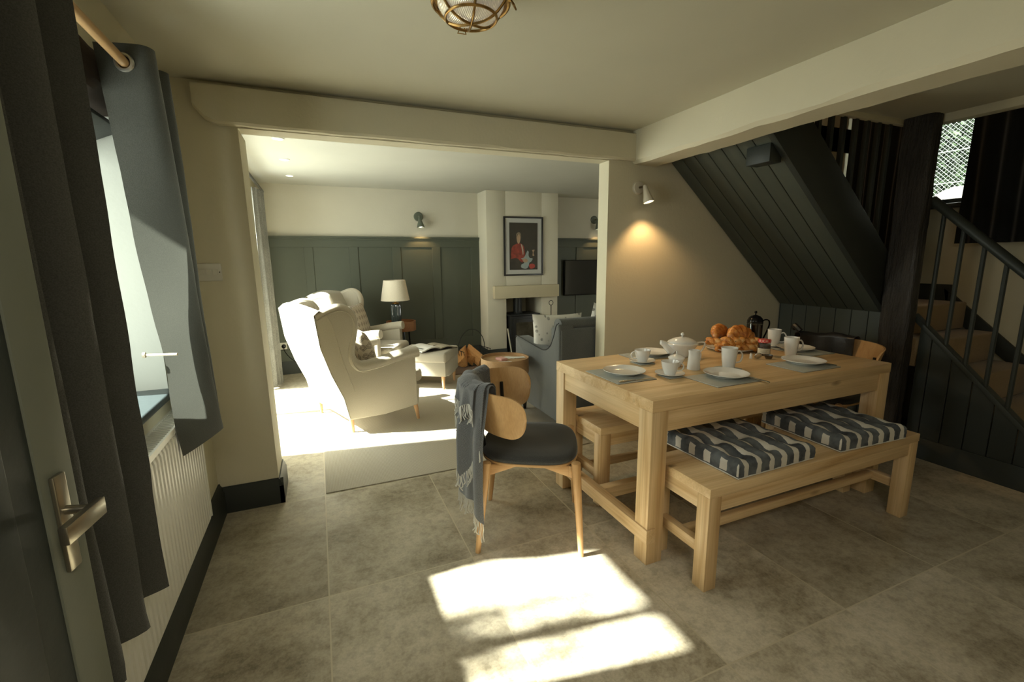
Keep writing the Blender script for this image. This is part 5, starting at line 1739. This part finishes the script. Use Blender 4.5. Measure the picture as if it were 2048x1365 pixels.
# drum side table beside the sofa with cards
dt = thing('drum_table', 'round pale wood drum side table before the sofa arm', 'side table', (1.385, 3.455, 0))
dz = .575
om = wood('drum_oak', (.47, .29, .145), (.34, .195, .085), 'x', 1.0, .42, knots=False, rings=.5)
B().lathe([(0, dz - .022), (.193, dz - .022), (.193, dz), (.200, dz), (.200, dz - .125), (.190, dz - .130), (0, dz - .130)], (0, 0, 0), 72).build('drum_top', om, dt)
B().lathe([(.194, dz - .02), (.200, dz - .02), (.2005, dz + .002), (.194, dz + .002)], (0, 0, 0), 72).build('rim', om, dt)
for a in (.5, 2.6, 4.7):
    B().tube([(.17 * math.cos(a), .17 * math.sin(a), .010), (.13 * math.cos(a), .13 * math.sin(a), dz - .125)], .013, 10).build('leg', om, dt)
zt = dz - .021
bx = thing('card_box', 'small pink card box on the round drum table', 'box', (1.355, 3.455, zt), R(12))
B().box(-.030, .030, -.045, .045, 0, .018).build('box_body', plain('pink_card', (.62, .33, .28), .6), bx, bevel=.001)
cd = thing('picture_card', 'white picture card flat on the front of the drum table', 'card', (1.350, 3.350, zt), R(-12))
c2 = B().box(-.055, .055, -.035, .035, 0, .001).build('card_sheet', paper, cd)
bb = B(); bb.box(-.028, .028, -.018, .018, .001, .0014); bb.build('printed_image', plain('print_grey', (.22, .22, .20), .6, var=.8, nscale=120), cd)
for k in range(5):
    q = thing('playing_card', ['leftmost', 'second', 'middle', 'fourth', 'rightmost'][k] + ' white playing card in the loose fan on the drum table', 'card', (1.44 + .022 * k, 3.515 - .012 * k, zt + .0008 * k), R(20 + 17 * k), 'playing cards fanned on the drum table')
    B().box(-.028, .028, -.044, .044, 0, .0007).build('card_sheet', paper, q)

# sofa seen from its end: scooped arm, plain back
sfm = fabric('slate_tweed', (0.125, 0.129, 0.122), (0.070, 0.074, 0.072), 260, 1.0, .4, .12)
sf = thing('sofa', 'slate grey tweed sofa with scooped arms, back turned to the dining room', 'sofa', (1.62, 2.945, 0))
SWd = 1.95
arm = [(0.0, .13), (0.0, .86), (.02, .90), (.055, .88), (.09, .80), (.14, .72), (.20, .675), (.28, .655), (.38, .658), (.55, .672), (.74, .690), (.80, .692), (.83, .68), (.835, .13)]
for x in (0.0, SWd - .13):
    bb = B(); bb.prism(arm, 'x', x, x + .13); bb.build('arm', sfm, sf, bevel=.014, seg=3, sharp=40)
    pp2 = B(); pp2.tube(smoothpath([(x + .004, y, z + .004) for y, z in arm[2:-1]], 3), .0045, 6); pp2.build('piping', plain('dark_piping', (.02, .02, .02), .7), sf)
bb = B(); bb.box(.012, SWd - .012, -0.008, .16, .14, .86); bb.build('back_frame', sfm, sf, bevel=.016, seg=3)
bb = B(); bb.tube([(.03, .075, .885), (SWd - .03, .075, .885)], .055, 18, sq=(.85, 1.15)); bb.build('back_roll', sfm, sf)
for k in range(2):
    x0 = .135 + k * .84
    bb = B(); bb.box(x0, x0 + .835, .15, .80, .30, .46); bb.build('seat_cushion', sfm, sf, bevel=.035, seg=4)
    bb = B(); bb.box(x0, x0 + .835, .14, .34, .44, .82); bb.build('back_cushion', sfm, sf, bevel=.05, seg=4)
bb = B(); bb.box(.06, SWd - .06, .04, .79, .13, .31); bb.build('seat_base', sfm, sf, bevel=.008)
for (x, y) in ((.06, .07), (SWd - .06, .07), (.06, .76), (SWd - .06, .76)):
    B().tube([(x, y, .010), (x, y, .135)], [.014, .024], 12).build('leg', blk, sf)
scatter('pale pebble print cushion at the near end of the sofa', (1.86, 3.42, .69), (0, 0, R(78)), .44, .46, peb, 'pebble print cushions', .13)
scatter('pale pebble print cushion showing above the sofa back, right of the first', (2.30, 3.30, .72), (R(18), R(0), R(88)), .46, .46, peb, 'pebble print cushions', .14)
tk = thing('tool_set', 'fireside tool with a ring handle behind the sofa cushion', 'tool', (2.55, 5.62, .035))
bb = B(); bb.tube([(0, 0, .0), (0, 0, .70)], .006, 8); bb.lathe([(0, 0), (.07, 0), (.07, .012), (0, .014)], (0, 0, 0), 24); bb.build('stand', iron, tk)
bb = B(); bb.tube([(.032 * math.cos(a), 0, .735 + .032 * math.sin(a)) for a in [2 * PI * k / 24 for k in range(25)]], .004, 8, caps=False); bb.build('ring_handle', iron, tk)
tk.location = (3.0, 5.70, .035)
sk = thing('match_stick', 'pale wooden stick leaning by the stove behind the sofa arm', 'stick', (2.37, 5.62, .037))
B().tube([(0, 0, 0), (-.07, 0, .42)], .010, 8).build('stick_body', plain('pale_stick', (.50, .46, .36), .7), sk)

# framed print on the chimney
pf = thing('framed_print', 'black framed portrait print with white mount on the chimney', 'picture', (2.648, 5.86, 1.552))
FW, FH = .296, .398
bb = B()
bb.box(-FW, FW, -.025, 0, FH - .022, FH); bb.box(-FW, FW, -.025, 0, -FH, -FH + .022)
bb.box(-FW, -FW + .022, -.025, 0, -FH + .022, FH - .022); bb.box(FW - .022, FW, -.025, 0, -FH + .022, FH - .022)
bb.build('picture_frame', plain('black_frame', (.018, .016, .014), .35), pf, bevel=.002)
B().box(-FW + .02, FW - .02, -.012, -.004, -FH + .02, FH - .02).build('mount', plain('mount_board', (.50, .50, .47), .8, var=.02), pf)
B().box(-.213, .213, -.0135, -.012, -.318, .318).build('print', plain('dark_print', (.030, .024, .016), .6, var=.3, nscale=14, bmp=0), pf)
def flat(pts, mat, name, yy):
    bb = B(); P = smoothpath([(x, 0, z) for x, z in pts] + [(pts[0][0], 0, pts[0][1])], 4)[:-1]
    v = [bb.bm.verts.new((p.x, yy, p.z)) for p in P]; bb._f(v)
    q = bmesh.ops.extrude_face_region(bb.bm, geom=list(bb.bm.faces))
    for e in q['geom']:
        if isinstance(e, bmesh.types.BMVert): e.co.y += .0004
    o = bb.build(name, mat, pf, smooth=False)
    return o
red = plain('print_red', (.26, .035, .018), .6, var=.45, nscale=22, bmp=0)
flat([(-.195, -.17), (-.18, -.02), (-.12, .03), (-.05, .04), (.0, .0), (.02, -.12), (-.02, -.22), (-.10, -.16)], red, 'print_coat', -.0142)
flat([(-.098, .06), (-.105, .115), (-.085, .158), (-.060, .155), (-.048, .11), (-.058, .06), (-.078, .035)], plain('print_skin', (.42, .28, .17), .6, var=.15, bmp=0), 'print_face', -.0146)
flat([(-.110, .10), (-.110, .165), (-.075, .19), (-.045, .17), (-.042, .11), (-.052, .15), (-.085, .163), (-.104, .14)], plain('print_hair', (.22, .17, .11), .6, bmp=0), 'print_hair', -.0150)
flat([(-.045, .03), (-.025, .02), (-.005, -.06), (-.012, -.12), (-.025, -.05)], plain('print_linen', (.45, .40, .30), .6, bmp=0), 'print_cravat', -.0150)
gt = plain('print_pale_blue', (.30, .36, .35), .6, var=.1, bmp=0)
flat([(.055, -.055), (.075, -.075), (.072, -.12), (.092, -.155), (.135, -.165), (.115, -.205), (.085, -.225), (.065, -.285), (.020, -.305), (-.040, -.285), (-.035, -.245), (.005, -.225), (-.005, -.185), (-.045, -.165), (.005, -.145)], gt, 'print_guitar', -.0154)
flat([(-.025, -.175), (.020, -.165), (.060, -.185), (.045, -.215), (.0, -.215)], plain('print_skin', (.4, .25, .15)), 'print_hand', -.0158)
flat([(.075, -.255), (.12, -.235), (.165, -.25), (.165, -.29), (.10, -.305)], plain('print_bright_red', (.42, .045, .025), .6, bmp=0), 'print_red_cap', -.0150)
flat([(.125, -.05), (.165, -.045), (.150, -.085), (.160, -.125), (.135, -.125), (.138, -.08)], plain('print_skin', (.4, .25, .15)), 'print_raised_hand', -.0150)
B().box(-FW + .021, FW - .021, -.018, -.017, -FH + .021, FH - .021).build('glazing', glass_pane('picture_glass', (1, 1, 1), .03), pf, smooth=False)

# television on the panelling right of the chimney
tv = thing('television', 'black flat television on the dark panelling right of the chimney', 'television', (3.92, 6.168, 1.09))
bb = B(); bb.box(-.47, .47, -.045, 0, -.27, .27); bb.build('casing', blk, tv, bevel=.006)
bb = B(); bb.box(-.455, .455, -.047, -.0455, -.255, .255); bb.build('screen', plain('screen_black', (.012, .012, .013), .08, bmp=0), tv)
